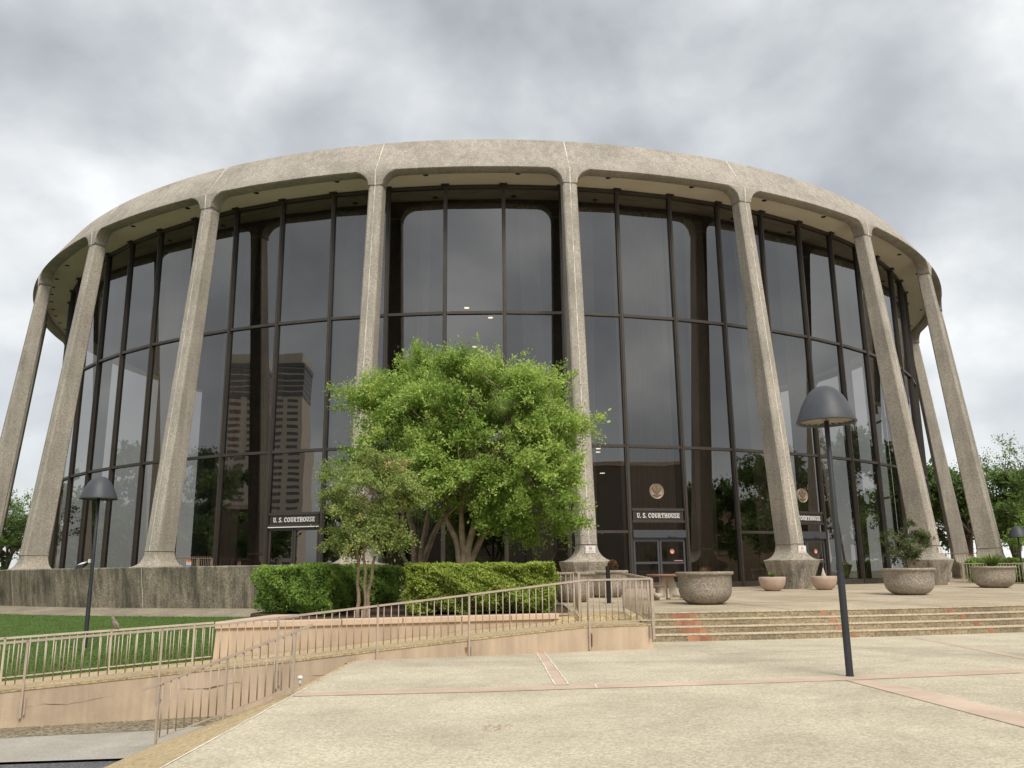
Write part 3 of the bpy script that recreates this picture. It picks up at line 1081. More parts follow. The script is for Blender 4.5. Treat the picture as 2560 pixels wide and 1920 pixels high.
pn_top, pn_mid, pn_low = pane_me(TR[1], Z_G), pane_me(TR[0], TR[1]), pane_me(0.8, TR[0])
pn_door = pane_me(4.32, TR[0])
DOOR = [-15.23, 14.77, 29.77]
random.seed(4)
for a in MA[:-1]:
    b = a + 2.5
    isdoor = any(abs(b - d) < 0.3 for d in DOOR)
    for me_ in tr_me + [head_me] + ([] if isdoor else [sill_me]):
        link(me_.name.split('.')[0], me_, CH, (0, 0, 0), rad(b))
    for me_ in (pn_top, pn_mid, pn_door if isdoor else pn_low):
        o_ = link('glass_pane', me_, CH, (0, 0, 0), rad(b))
        o_.rotation_euler = (0, 0, rad(b + random.uniform(-0.22, 0.22)))
    if any(abs(b - q) < 0.3 for q in (9.77, 24.77)):
        link('transom', low_me, CH, (0, 0, 0), rad(b))

# ---- slab-serif lettering made of strokes
def letter(ch):
    """rectangles and arcs in a box 0.8 wide, 1 high: returns list of polygons"""
    polys = []

    def R(x0, x1, y0, y1):
        polys.append([(x0, y0), (x1, y0), (x1, y1), (x0, y1)])

    def ARC(cx, cy, rx, ry, a0, a1, t, ty, n=10):
        for i in range(n):
            p, q = rad(a0 + (a1 - a0) * i / n), rad(a0 + (a1 - a0) * (i + 1) / n)
            polys.append([(cx + rx * math.cos(p), cy + ry * math.sin(p)), (cx + rx * math.cos(q), cy + ry * math.sin(q)),
                          (cx + (rx - t) * math.cos(q), cy + (ry - ty) * math.sin(q)), (cx + (rx - t) * math.cos(p), cy + (ry - ty) * math.sin(p))])
    S, T = 0.19, 0.15
    if ch == 'U':
        R(0.11, 0.11 + S, 0.32, 1); R(0.62, 0.62 + S - 0.04, 0.32, 1); R(0, 0.41, 0.86, 1); R(0.52, 0.88, 0.86, 1)
        ARC(0.44, 0.33, 0.33, 0.33, 180, 360, S, T, 12); w = 0.88
    elif ch == 'S':
        ARC(0.38, 0.73, 0.34, 0.27, 30, 270, S, T, 14); ARC(0.38, 0.275, 0.36, 0.275, -150, 90, S, T, 14)
        R(0.58, 0.71, 0.72, 1); R(0.03, 0.16, 0.0, 0.3); w = 0.78
    elif ch == 'C':
        ARC(0.46, 0.5, 0.44, 0.5, 35, 325, S + .02, T, 20); R(0.70, 0.84, 0.66, 1.0); w = 0.90
    elif ch == 'O':
        ARC(0.46, 0.5, 0.46, 0.5, 0, 360, S + .03, T, 26); w = 0.92
    elif ch == 'R':
        R(0.1, 0.1 + S, 0, 1); R(0, 0.42, 0, T); R(0, 0.5, 0.86, 1); R(0.25, 0.5, 0.44, 0.57)
        ARC(0.46, 0.72, 0.32, 0.28, -90, 90, S, T, 12)
        polys.append([(0.40, 0.48), (0.60, 0.48), (0.84, 0.10), (0.63, 0.10)]); R(0.62, 0.94, 0, T); w = 0.92
    elif ch == 'T':
        R(0.34, 0.34 + S + .02, 0, 1); R(0.2, 0.68, 0, T); R(0, 0.88, 0.86, 1); R(0, 0.12, 0.62, 0.9); R(0.76, 0.88, 0.62, 0.9); w = 0.88
    elif ch == 'H':
        R(0.1, 0.1 + S, 0, 1); R(0.66, 0.66 + S, 0, 1); R(0.2, 0.7, 0.43, 0.57)
        for x in (0, 0.55):
            R(x, x + 0.40, 0, T); R(x, x + 0.40, 0.86, 1)
        w = 0.95
    elif ch == 'E':
        R(0.1, 0.1 + S, 0, 1); R(0, 0.8, 0, T); R(0, 0.78, 0.86, 1); R(0.2, 0.55, 0.43, 0.57); R(0.68, 0.80, 0, 0.34); R(0.66, 0.78, 0.66, 1); R(0.47, 0.58, 0.32, 0.68); w = 0.82
    elif ch == '.':
        R(0, 0.2, 0, 0.2); w = 0.22
    else:
        w = 0.36
    return polys, w


def lettering(text, height, width):
    x, items = 0.0, []
    for ch in text:
        p, w = letter(ch)
        if p:
            items.append((ch, x, p))
        x += w + 0.13
    k_ = width / (x - 0.13)
    out_ = []
    for ch, x0, p in items:
        mb_ = MB()
        for q in p:
            pts = [(u * k_, v * height) for u, v in q]
            mb_.add([(u, 0, v) for u, v in pts] + [(u, -0.015, v) for u, v in pts], [(4, 5, 6, 7), (0, 1, 5, 4), (1, 2, 6, 5), (2, 3, 7, 6), (3, 0, 4, 7)])
        me_ = mb_.mesh('letter')
        me_.materials.append(M['letters'])
        out_.append(('letter' if ch != '.' else 'full_stop', me_, x0 * k_ - width / 2))
    return out_


LETTERS = lettering('U. S. COURTHOUSE', 0.215, 2.10)

# round seal with an eagle in relief
def seal(parent, loc):
    d = MB()
    d.lathe([(0.0, 0.0), (0.315, 0.0), (0.335, 0.012), (0.345, 0.03), (0.345, -0.03)], 36)
    rot = Matrix.Rotation(PI / 2, 4, 'X')
    d.v = [tuple(rot @ Vector(p)) for p in d.v]
    s_ = d.build('seal', M['seal'], parent, loc=loc)
    e = MB()
    # ring of dots and rim
    for i in range(40):
        a = 2 * PI * i / 40
        e.box(0.285 * math.cos(a) - 0.008, 0.285 * math.cos(a) + 0.008, -0.026, 0.0, 0.285 * math.sin(a) - 0.008, 0.285 * math.sin(a) + 0.008)
    def poly(pts, y=-0.03):
        n_ = len(pts)
        e.add([(x, y, z) for x, z in pts] + [(x, 0, z) for x, z in pts], [tuple(range(n_))] + [(i, i + n_, (i + 1) % n_ + n_, (i + 1) % n_) for i in range(n_)])
    for sg in (-1, 1):
        poly([(sg * 0.05, 0.02), (sg * 0.08, 0.11), (sg * 0.15, 0.19), (sg * 0.235, 0.15), (sg * 0.20, 0.05), (sg * 0.16, -0.03), (sg * 0.10, -0.08), (sg * 0.06, -0.05)])
        poly([(sg * 0.03, -0.15), (sg * 0.10, -0.20), (sg * 0.19, -0.19), (sg * 0.20, -0.15), (sg * 0.10, -0.14)])
    poly([(-0.055, -0.10), (0.055, -0.10), (0.06, 0.06), (0.0, 0.10), (-0.06, 0.06)], -0.034)
    poly([(-0.03, 0.08), (0.03, 0.08), (0.05, 0.13), (0.0, 0.15), (-0.03, 0.13)], -0.036)
    poly([(-0.06, -0.13), (0.06, -0.13), (0.09, -0.23), (0.0, -0.255), (-0.09, -0.23)], -0.03)
    poly([(0.075 * math.cos(2 * PI * i / 14), 0.215 + 0.05 * math.sin(2 * PI * i / 14)) for i in range(14)], -0.024)
    e.build('eagle_relief', M['seal_dark'], s_)
    return s_


# entrances: framed doors below the lettered board
dw = hw - 0.115
for di, b in enumerate(DOOR):
    ent, rb = CH, rad(b)
    F = -RF
    t_ = MB()
    t_.box(-dw, dw, F - 0.12, F + 0.10, 4.22, 4.34)
    t_.box(-dw, dw, F - 0.12, F + 0.10, 3.70, 3.80)
    t_.build('door_head', M['bronze'], ent, rz=rb)
    sx_, sy_ = CX - F * math.sin(rb), CY + F * math.cos(rb)
    sg_ = empty('entrance_sign', (sx_, sy_, 3.8), rb, ['sign lettered U. S. COURTHOUSE over the left doors, beside the olive tree', 'sign lettered U. S. COURTHOUSE below the seal, over the doors behind the picnic table',
                                                      'sign lettered U. S. COURTHOUSE half hidden behind the column with pinkish bowls'][di], 'sign', 'courthouse signs over the doors')
    t_ = MB()
    t_.box(-dw + 0.04, dw - 0.04, -0.09, 0.05, 0.002, 0.418)
    t_.build('sign_board', M['bronze_dark'], sg_)
    for nm_, me_, x_ in LETTERS:
        link(nm_, me_, sg_, (x_, -0.092, 0.105))
    if b < -10:
        t_ = MB()
        t_.box(-dw, dw, F - 0.16, F - 0.121, 3.66, 3.70)
        t_.build('drip_rail', M['letters'], ent, rz=rb)
    top = 3.70 if b < -10 else 3.25
    if b > 5:
        t_ = MB()
        t_.add([(-dw, F, 3.36), (dw, F, 3.36), (dw, F, 3.70), (-dw, F, 3.70)], [(0, 1, 2, 3)])
        t_.build('glass_pane', M['glass'], ent, rz=rb)
        t_ = MB()
        t_.box(-dw, dw, F - 0.17, F + 0.12, 3.02, 3.36)
        t_.box(-dw + 1.7, -dw + 2.1, F - 0.22, F - 0.171, 3.06, 3.12)
        t_.build('door_operator', M['door_metal'], ent, rz=rb)
        top = 3.02
    for sg in (-1, 1):
        x0, x1 = (-dw + 0.02, -0.012) if sg < 0 else (0.012, dw - 0.02)
        lf = MB()
        fw = 0.09
        zt = top - 0.01
        lf.box(x0, x0 + fw, F - 0.05, F + 0.05, 0.84, zt)
        lf.box(x1 - fw, x1, F - 0.05, F + 0.05, 0.84, zt)
        lf.box(x0 + fw, x1 - fw, F - 0.05, F + 0.05, zt - 0.16, zt)
        lf.box(x0 + fw, x1 - fw, F - 0.05, F + 0.05, 0.84, 1.06)
        if b > 5:
            lf.box(x0 + fw, x1 - fw, F - 0.05, F + 0.05, 1.86, 1.96)
        dr = lf.build('door_leaf', M['door_metal'] if b > 5 else M['bronze'], ent, rz=rb)
        gp_ = MB()
        gp_.add([(x0 + fw, F, 1.06), (x1 - fw, F, 1.06), (x1 - fw, F, zt - 0.16), (x0 + fw, F, zt - 0.16)], [(0, 1, 2, 3)])
        gp_.build('glass_pane', M['glass'], dr)
        if b < -10 and sg > 0:
            h_ = MB()
            h_.box(x0 + 0.14, x0 + 0.46, F - 0.09, F - 0.06, 1.82, 1.87)
            h_.build('push_bar', M['letters'], dr)
        if b > 5 and sg > 0:
            h_ = MB()
            h_.lathe([(0.0, 0.0), (0.11, 0.0), (0.11, 0.006)], 20)
            rot = Matrix.Rotation(PI / 2, 4, 'X')
            h_.v = [tuple(rot @ Vector(p)) for p in h_.v]
            h_.build('round_sticker', M['pink_paint'], dr, loc=(x0 + 0.62, F - 0.012, 2.42))
            h_ = MB()
            h_.box(x0 + 0.70, x1 - 0.13, F - 0.02, F - 0.012, 1.99, 2.02)
            h_.build('sticker', M['pink_paint'], dr)
    t_ = MB()
    t_.box(-dw, dw, F - 0.13, F + 0.13, 0.74, 0.83)
    t_.build('threshold', M['door_metal'], ent, rz=rb)
    if b > 5:
        seal(ent, (-(F - 0.04) * math.sin(rb), (F - 0.04) * math.cos(rb), 5.12)).rotation_euler = (0, 0, rb)

# drapes, inner wall, inner floor and lit ceiling lamps seen dimly through the glass
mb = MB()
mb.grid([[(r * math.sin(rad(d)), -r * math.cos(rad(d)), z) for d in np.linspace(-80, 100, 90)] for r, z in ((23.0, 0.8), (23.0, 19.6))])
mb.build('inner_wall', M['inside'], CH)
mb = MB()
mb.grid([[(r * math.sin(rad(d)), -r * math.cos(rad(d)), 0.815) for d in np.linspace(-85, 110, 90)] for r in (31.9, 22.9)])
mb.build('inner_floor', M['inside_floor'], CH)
random.seed(8)


def drape(a0, a1, r, z0, z1, lean, mat):
    d_ = MB()
    n_ = max(14, int((a1 - a0) * 16))
    rows_ = []
    for zq in (0, 0.5, 1.0):
        row = []
        for i in range(n_ + 1):
            q = i / n_
            dd = a0 + (a1 - a0) * q + lean * (1 - zq)
            rr = r + 0.09 * math.sin(q * n_ * 1.25) + 0.04 * math.sin(q * 37 + zq)
            row.append((rr * math.sin(rad(dd)), -rr * math.cos(rad(dd)), z0 + (z1 - z0) * zq))
        rows_.append(row)
    d_.grid(rows_, True)
    return d_.build('drape', mat, CH)


for a0, w, lean, mm in ((-50, 3.2, 0, 'drape'), (-35, 2.6, 0.4, 'drape'), (-25.5, 3.2, -0.5, 'drape'), (-20.5, 2.0, 0, 'drape_dark'), (-13.6, 2.2, 0.5, 'drape'), (-6.6, 1.2, 0.9, 'drape_dark'), (-5.3, 1.0, -0.7, 'drape'),
                         (3.6, 1.9, 1.0, 'drape'), (9.2, 1.6, -0.6, 'drape'), (12.6, 5.2, 0.0, 'drape'), (18.0, 1.4, 0.5, 'drape_dark'), (20.2, 2.2, -0.5, 'drape'), (26.0, 2.6, 0.6, 'drape'), (32.0, 3.0, 0, 'drape'), (41, 3.0, 0, 'drape'), (55, 3, 0, 'drape_dark')):
    drape(a0, a0 + w, 30.6, 0.85, 19.4, lean, M[mm])
lp = MB()
lp.lathe([(0.0, -0.02), (0.13, -0.02), (0.14, 0.0)], 14)
lp_me = lp.mesh('ceiling_lamp')
lp_me.materials.append(M['lit'])
for a, r, z in ((-1.6, 27.2, 15.2), (1.0, 25.4, 15.2), (-0.9, 26.0, 13.4), (12.0, 28.2, 7.6), (12.8, 27.0, 7.6), (15.2, 24.6, 6.8)):
    link('ceiling_lamp', lp_me, CH, (r * math.sin(rad(a)), -r * math.cos(rad(a)), z))
mb = MB()
for a, r, w, h in ((18.9, 28.4, 1.6, 1.6), (13.4, 26.5, 1.0, 1.1), (24.5, 28.6, 1.2, 1.7), (-15.8, 27.8, 0.9, 2.2), (-0.5, 26.8, 2.2, 1.5)):
    x, y = r * math.sin(rad(a)), -r * math.cos(rad(a))
    m_ = MB()
    m_.box(-w / 2, w / 2, -0.2, 0.2, 0.82, 0.82 + h)
    m_.box(-w / 2 - 0.04, w / 2 + 0.04, -0.26, 0.26, 0.821 + h, 0.87 + h)
    m_.build('lobby_desk', M['inside_tan'], CH, loc=(x, y, 0), rz=rad(a))

# low base wall between the columns on the left, with its ledge
BW = empty('base_wall', (CX, CY, 0), 0, 'streaked grey concrete base wall below the left columns', 'wall')
wall_sec = [(35.75, 0.7), (35.75, 1.93), (36.33, 1.945), (36.385, 1.93), (36.40, 1.90), (36.12, 0.20)]
edges = [-98] + [c - 0.0 for c in COLS if -95 < c < -5] + [-5.2]
for i in range(len(edges) - 1):
    m_ = MB()
    dd = np.linspace(edges[i] + 0.012, edges[i + 1] - 0.012, 16)
    m_.grid([[(r * math.sin(rad(d)), -r * math.cos(rad(d)), z) for d in dd] for r, z in wall_sec])
    m_.build('wall_panel', M['base_wall'], BW)
    m_ = MB()
    m_.grid([[(r * math.sin(rad(d)), -r * math.cos(rad(d)), z) for d in dd] for r, z in ((36.0, 0.27), (36.16, 0.265), (37.95, 0.04), (38.0, -0.2))])
    m_.build('ledge', M['ledge'], BW)
for c in COLS:
    if -90 < c < -5:
        m_ = MB()
        m_.grid([[(r * math.sin(rad(c + q)), -r * math.cos(rad(c + q)), z) for q in (-0.024, 0.024)] for r, z in ((36.406, 1.89), (36.126, 0.2))])
        m_.build('seam', M['joint'], BW)

# ================================================================== RAILINGS
def cyl_mesh(name, r, n=6, mat=None):
    m_ = MB()
    m_.tube([(0, 0, 0), (0, 0, 1)], r, n)
    me_ = m_.mesh(name)
    me_.materials.append(mat)
    return me_


PICK = {k: cyl_mesh('picket', 0.0095, 6, M[k]) for k in ('rail', 'rail_pale', 'fence')}


def railing(name, label, pts, zt, zb, n_pick, mat='rail', posts=(), post_bottom=None, post_w=0.045, top_w=0.045, group=None, cat='railing', posts_flat=True):
    """pts: plan polyline; zt/zb: heights of top and bottom rail at each point; pickets spread by length;
    posts: list of fractions of the length with (fraction, z_bottom)"""
    x0, y0 = pts[0]
    root = empty(name, (x0, y0, zb[0]), 0, label, cat, group)
    of = root.location.copy()
    P = [Vector((x, y, z)) for (x, y), z in zip(pts, zt)]
    B = [Vector((x, y, z)) for (x, y), z in zip(pts, zb)]
    t_ = MB()
    for i in range(len(P) - 1):
        t_.bar(P[i], P[i + 1], top_w, 0.035)
    t_.build('top_rail', M[mat], root, offset=of)
    t_ = MB()
    for i in range(len(B) - 1):
        t_.bar(B[i], B[i + 1], 0.032, 0.018)
    t_.build('bottom_rail', M[mat], root, offset=of)
    L = [0]
    for i in range(len(P) - 1):
        L.append(L[-1] + (Vector(pts[i + 1]) - Vector(pts[i])).length)

    def sample(d):
        for i in range(len(P) - 1):
            if d <= L[i + 1] + 1e-6:
                q = (d - L[i]) / max(1e-6, L[i + 1] - L[i])
                return P[i].lerp(P[i + 1], q), B[i].lerp(B[i + 1], q), (P[i + 1] - P[i]).normalized()
        return P[-1], B[-1], (P[-1] - P[-2]).normalized()
    pd_ = [f * L[-1] for f, _ in posts]
    for i in range(n_pick):
        d = L[-1] * (i + 0.5) / n_pick
        if any(abs(d - q) < 0.03 for q in pd_):
            continue
        a, b, _ = sample(d)
        o = link('picket', PICK[mat], root, tuple(b - of))
        o.scale = (1, 1, (a - b).length)
    for f, zbot in posts:
        a, b, dr = sample(f * L[-1])
        t_ = MB()
        t_.bar((a.x, a.y, zbot), (a.x, a.y, a.z + 0.012), post_w, post_w * 0.75, up=tuple(dr))
        t_.build('post', M[mat], root, offset=of)
    return root


# ramp front rail: fixed to the outside of the wall
S_ = [-16.5, -11.8, -8.5, -6.0, -4.4, -1.5, -0.02]
fp = [so(s, -0.035) for s in S_]
fr = railing('ramp_railing', 'long tan picket railing along the front of the ramp', fp, [0.12, 0.50, 0.69, 0.93, 1.08, 1.375, 1.385], [ramp_z(s) + 0.11 for s in S_], 121, 'rail',
             posts=[((q + 16.5) / 16.48, ramp_z(q) - 0.42) for q in (-11.4, -9.35, -7.42, -5.65, -3.9, -1.42)])
corner = MB()
corner.bar((*so(0.0, -0.035), -0.02 + 0.2), (*so(0.0, -0.035), 1.39), 0.055, 0.05)
corner.build('post', M['rail'], fr, offset=fr.location)
for q in (-11.4, -9.35, -7.42, -3.9, -1.42):
    t_ = MB()
    z = ramp_z(q) - 0.37
    c = so(q + 0.05, -0.012)
    t_.bar((c[0], c[1], z), (c[0], c[1], z + 0.26), 0.075, 0.02, up=(TS[0], TS[1], 0))
    t_.build('mounting_plate', M['rail'] if q != -1.42 else M['rust'], fr, offset=fr.location)
t_ = MB()
c = so(-0.09, -0.012)
t_.bar((c[0], c[1], 0.20), (c[0], c[1], 0.44), 0.16, 0.02, up=(TS[0], TS[1], 0))
t_.build('mounting_plate', M['rail'], fr, offset=fr.location)
# rail on the lawn side of the ramp
S2 = [-16.5, -13.3, -8.55]
lr = railing('ramp_railing', 'pale picket railing between the ramp and the lawn', [so(s, RW - 0.06) for s in S2], [0.24, 0.42, 0.655], [ramp_z(s) + 0.10 for s in S2], 62, 'rail_pale',
             posts=[((q + 16.5) / 7.95, ramp_z(q) - 0.02) for q in (-13.6, -12.1, -10.35, -8.9)])
# rail return beside the steps
railing('landing_railing', 'short picket railing between the landing and the steps', [so(0.0, 0.0), (2.62, 21.05)], [1.385, 1.50], [0.53, 0.72], 21, 'rail',
        posts=[(0.999, 0.56), (0.5, 0.45)])
# rail on the other side of the landing
railing('landing_railing', 'short picket railing at the right end of the hedge bed', [so(-0.95, RW - 0.12), (1.50, 21.5)], [1.50, 1.52], [0.62, 0.72], 15, 'rail',
        posts=[(0.001, 0.44), (0.999, 0.56)])
railing('bed_railing', 'low picket railing beside the aggregate planter behind the bright hedge', [(0.5, 23.6), (1.62, 23.9)], [1.50, 1.52], [0.70, 0.70], 8, 'rail', posts=[(0.001, 0.57), (0.999, 0.6)])
t_ = MB()
c0, c1 = so(SR - 3.6, RW - 0.0), so(SR + 0.4, RW - 0.0)
# near railing that runs down the apron
nr_ = railing('apron_railing', 'sloping picket railing on the yellow apron at the plaza edge', [(-2.93, 11.80), (-4.78, 12.0)], [0.80, 0.13], [0.095, -0.57], 17, 'rail',
              posts=[(0.002, -0.01), (0.5, -0.34), (0.998, -0.66)], post_w=0.035)
t_ = MB()
t_.bar((-2.93, 11.8, 0.80), (-2.70, 11.775, 0.885), 0.045, 0.035)
t_.build('rail_end', M['rail'], nr_, offset=nr_.location)
t_ = MB()
t_.bar((-4.78, 12.0, 0.13), (-5.0, 12.02, 0.05), 0.045, 0.035)
t_.build('rail_end', M['rail'], nr_, offset=nr_.location)
# railing and fence at the right
p1, p2 = at_plaza(2412, 1462), at_plaza(2600, 1466)
railing('plaza_railing', 'pale picket railing in front of the hedge at the far right', [(p1[0], p1[1]), (p2[0] + 1.2, p2[1])], [p1[2] + 1.0, p2[2] + 1.0], [p1[2] + 0.12, p2[2] + 0.12], 34, 'rail_pale',
        posts=[(0.001, p1[2]), (0.3, p1[2]), (0.62, p1[2]), (0.999, p2[2])], post_w=0.05)


def fence(label, deg, r0, r1, sign_r, sign_label):
    a, b = pol(r0, deg), pol(r1, deg)
    f_ = railing('security_fence', label, [a, b], [2.34, 2.34], [1.0, 1.0], 23, 'fence', posts=[(0.0, 0.75), (0.33, 0.75), (0.999, 0.75)], post_w=0.09, cat='fence')
    tops = MB()
    for i in range(23):
        q = (i + 0.5) / 23
        tops.tube([(a[0] + (b[0] - a[0]) * q, a[1] + (b[1] - a[1]) * q, 2.30), (a[0] + (b[0] - a[0]) * q, a[1] + (b[1] - a[1]) * q, 2.43)], [0.014, 0.008], 5)
    tops.build('picket_tips', M['fence'], f_, offset=f_.location)
    x, y = pol(sign_r, deg)
    sg = 1 if deg < 0 else -1
    ang = rad(deg + 90 * (1 if deg < 0 else -1))
    s_ = empty('warning_sign', (x + 0.05 * sg * math.cos(rad(deg)), y + 0.05 * sg * math.sin(rad(deg)), 1.93), ang, sign_label, 'sign')
    s_.scale = (0.58, 0.58, 0.62)
    m_ = MB(); m_.box(-0.25, 0.25, -0.01, 0.01, 0.0, 0.55); m_.build('plate', M['white_paint'], s_)
    m_ = MB(); m_.box(-0.25, 0.25, -0.014, -0.0105, 0.40, 0.55); m_.build('orange_band', M['orange_paint'], s_)
    m_ = MB(); m_.box(-0.25, 0.25, -0.014, -0.0105, 0.0, 0.17); m_.build('blue_band', M['blue_paint'], s_)
    m_ = MB()
    for zz in (0.35, 0.30, 0.25):
        m_.box(-0.17, 0.15, -0.0145, -0.0105, zz - 0.015, zz + 0.006)
    m_.build('print', M['grey_paint'], s_)
    return f_


fence('brown picket fence between a left column and the dark glass', COLS[4], 32.25, 34.95, 33.75, 'orange, white and blue warning sign on the left picket fence')
fence('brown picket fence closing the arcade at the right', COLS[9], 32.25, 35.3, 34.55, 'orange, white and blue warning sign on the right picket fence')

# ================================================================== LAMPS
def street_lamp(x, y, z0, h, label, flood=False):
    L_ = empty('lamp_post', (x, y, z0), 0, label, 'lamp', 'mushroom lamps of the courthouse plaza')
    t_ = MB()
    t_.lathe([(0.0, 0.0), (0.060, 0.0), (0.058, 0.02), (0.053, 0.04), (0.052, h * 0.38), (0.047, h * 0.385), (0.044, h * 0.39), (0.038, h), (0.0, h + 0.05)], 16)
    t_.build('pole', M['lamp'], L_)
    d = MB()
    prof_ = []
    for i in range(17):
        q = i / 16
        prof_.append((0.45 * q, h + 0.57 * (1 - q ** 2.5)))
    prof_ += [(0.452, h - 0.018), (0.43, h - 0.018), (0.425, h + 0.03), (0.36, h + 0.2), (0.2, h + 0.34), (0.0, h + 0.38)]
    d.lathe(prof_, 40)
    dm = d.build('dome_shade', M['dome'], L_)
    k_ = MB()
    k_.lathe([(0.04, h + 0.045), (0.40, h + 0.045), (0.41, h + 0.06)], 30)
    for i in range(24):
        a = 2 * PI * i / 24
        k_.bar((0.06 * math.cos(a), 0.06 * math.sin(a), h + 0.03), (0.40 * math.cos(a), 0.40 * math.sin(a), h + 0.03), 0.008, 0.03)
    k_.build('louvre', M['lamp_in'], dm)
    if flood:
        f_ = MB()
        f_.box(-0.02, 0.02, -0.07, 0.02, 2.06, 2.15)
        f_.build('bracket', M['white_paint'], L_, loc=(-0.05, -0.03, 0))
        f_ = MB()
        f_.hexa([(-0.34, -0.20, 1.90), (-0.12, -0.26, 1.92), (-0.12, 0.0, 2.0), (-0.34, 0.06, 1.98)], [(-0.33, -0.18, 1.99), (-0.12, -0.24, 2.02), (-0.11, 0.02, 2.09), (-0.33, 0.08, 2.06)])
        fb = f_.build('floodlight', M['lamp'], L_, bevel=0.012)
        f_ = MB()
        f_.add([(-0.315, -0.15, 2.004), (-0.14, -0.20, 2.034), (-0.13, 0.0, 2.092), (-0.31, 0.05, 2.066)], [(0, 1, 2, 3)])
        f_.build('lens', M['white_paint'], fb)
    return L_


street_lamp(4.90, 13.08, 0.0, 3.78, 'tall dark mushroom lamp post standing on the plaza')
street_lamp(-10.69, 22.0, -0.16, 3.68, 'dark mushroom lamp post with small floodlight on the lawn', True)
p = at_y(2545, 1343, 44.0)
street_lamp(p[0], p[1], 0.62, p[2] - 0.62, 'distant mushroom lamp behind the branches at the far right')

# ================================================================== PLANTERS
pp = MB()
pp.lathe([(0.0, 0.0), (0.42, 0.0), (0.46, 0.012), (0.56, 0.05), (0.66, 0.12), (0.745, 0.22), (0.785, 0.33), (0.80, 0.45), (0.805, 0.78), (0.815, 0.795), (0.85, 0.80), (0.872, 0.82), (0.878, 0.85), (0.868, 0.885), (0.84, 0.895),
          (0.77, 0.89), (0.75, 0.86), (0.745, 0.80), (0.0, 0.80)], 56)
pp_me = pp.mesh('planter_bowl')
pp_me.materials.append(M['planter'])
so_ = MB()
so_.lathe([(0.0, 0.81), (0.4, 0.83), (0.75, 0.805)], 28)
so_me = so_.mesh('planter_soil')
so_me.materials.append(M['soil'])


def planter(px, py, diam_px, label):
    p = at_plaza(px, py)
    d = math.hypot(p[1] * math.cos(PITCH) + (p[2] - EYE) * math.sin(PITCH), 0)
    diam = diam_px / FPX * d
    k_ = 1 + diam * 0.25 / p[1]
    e = empty('planter', (p[0] * k_, p[1] * k_, p[2]), random.uniform(0, 6), label, 'planter', 'large aggregate planters on the terrace')
    s = diam / 1.756
    for me_ in (pp_me, so_me):
        o = link(me_.name, me_, e)
        o.scale = (s, s, 1.0)
    return e, s


random.seed(14)
PL = {}
PL['table'] = planter(1765, 1512, 147, 'aggregate planter with dry stalks beside the picnic table')
PL['shrub'] = planter(2276, 1488, 130, 'aggregate planter holding a leafy shrub')
PL['spiky'] = planter(2488, 1470, 107, 'aggregate planter holding a spiky green plant at the far right')
PL['left'] = planter(1430, 1506, 122, 'aggregate planter just right of the bright hedge, behind the railing')
PL['ball'] = planter(1518, 1494, 112, 'aggregate planter topped by a round brown dead plant, behind the black post')

bw = MB()
bw.lathe([(0.0, 0.0), (0.22, 0.0), (0.30, 0.03), (0.41, 0.13), (0.48, 0.27), (0.51, 0.42), (0.52, 0.53), (0.505, 0.545), (0.47, 0.53), (0.46, 0.46), (0.0, 0.45)], 40)
bw_me = bw.mesh('bowl')
bw_me.materials.append(M['bowl'])
BOWL = {}
for key, px, py, lab in (('l', 1932.5, 1478, 'round pinkish bowl with green plant left of the column pedestal'), ('r', 2062, 1475, 'round pinkish bowl with grey finial right of the column pedestal')):
    p = at_plaza(px, py)
    k_ = 1 + 0.25 / p[1]
    e = empty('bowl_planter', (p[0] * k_, p[1] * k_, p[2]), 0, lab, 'planter', 'small pinkish bowls at the pedestal')
    link('bowl', bw_me, e)
    s_ = MB(); s_.lathe([(0.0, 0.47), (0.46, 0.465)], 20); s_.build('bowl_soil', M['soil'], e)
    BOWL[key] = e
f_ = MB()
f_.lathe([(0.0, 0.47), (0.10, 0.47), (0.11, 0.55), (0.07, 0.66), (0.045, 0.74), (0.02, 0.84), (0.0, 0.9)], 12)
f_.build('finial', M['table_leg'], BOWL['r'])

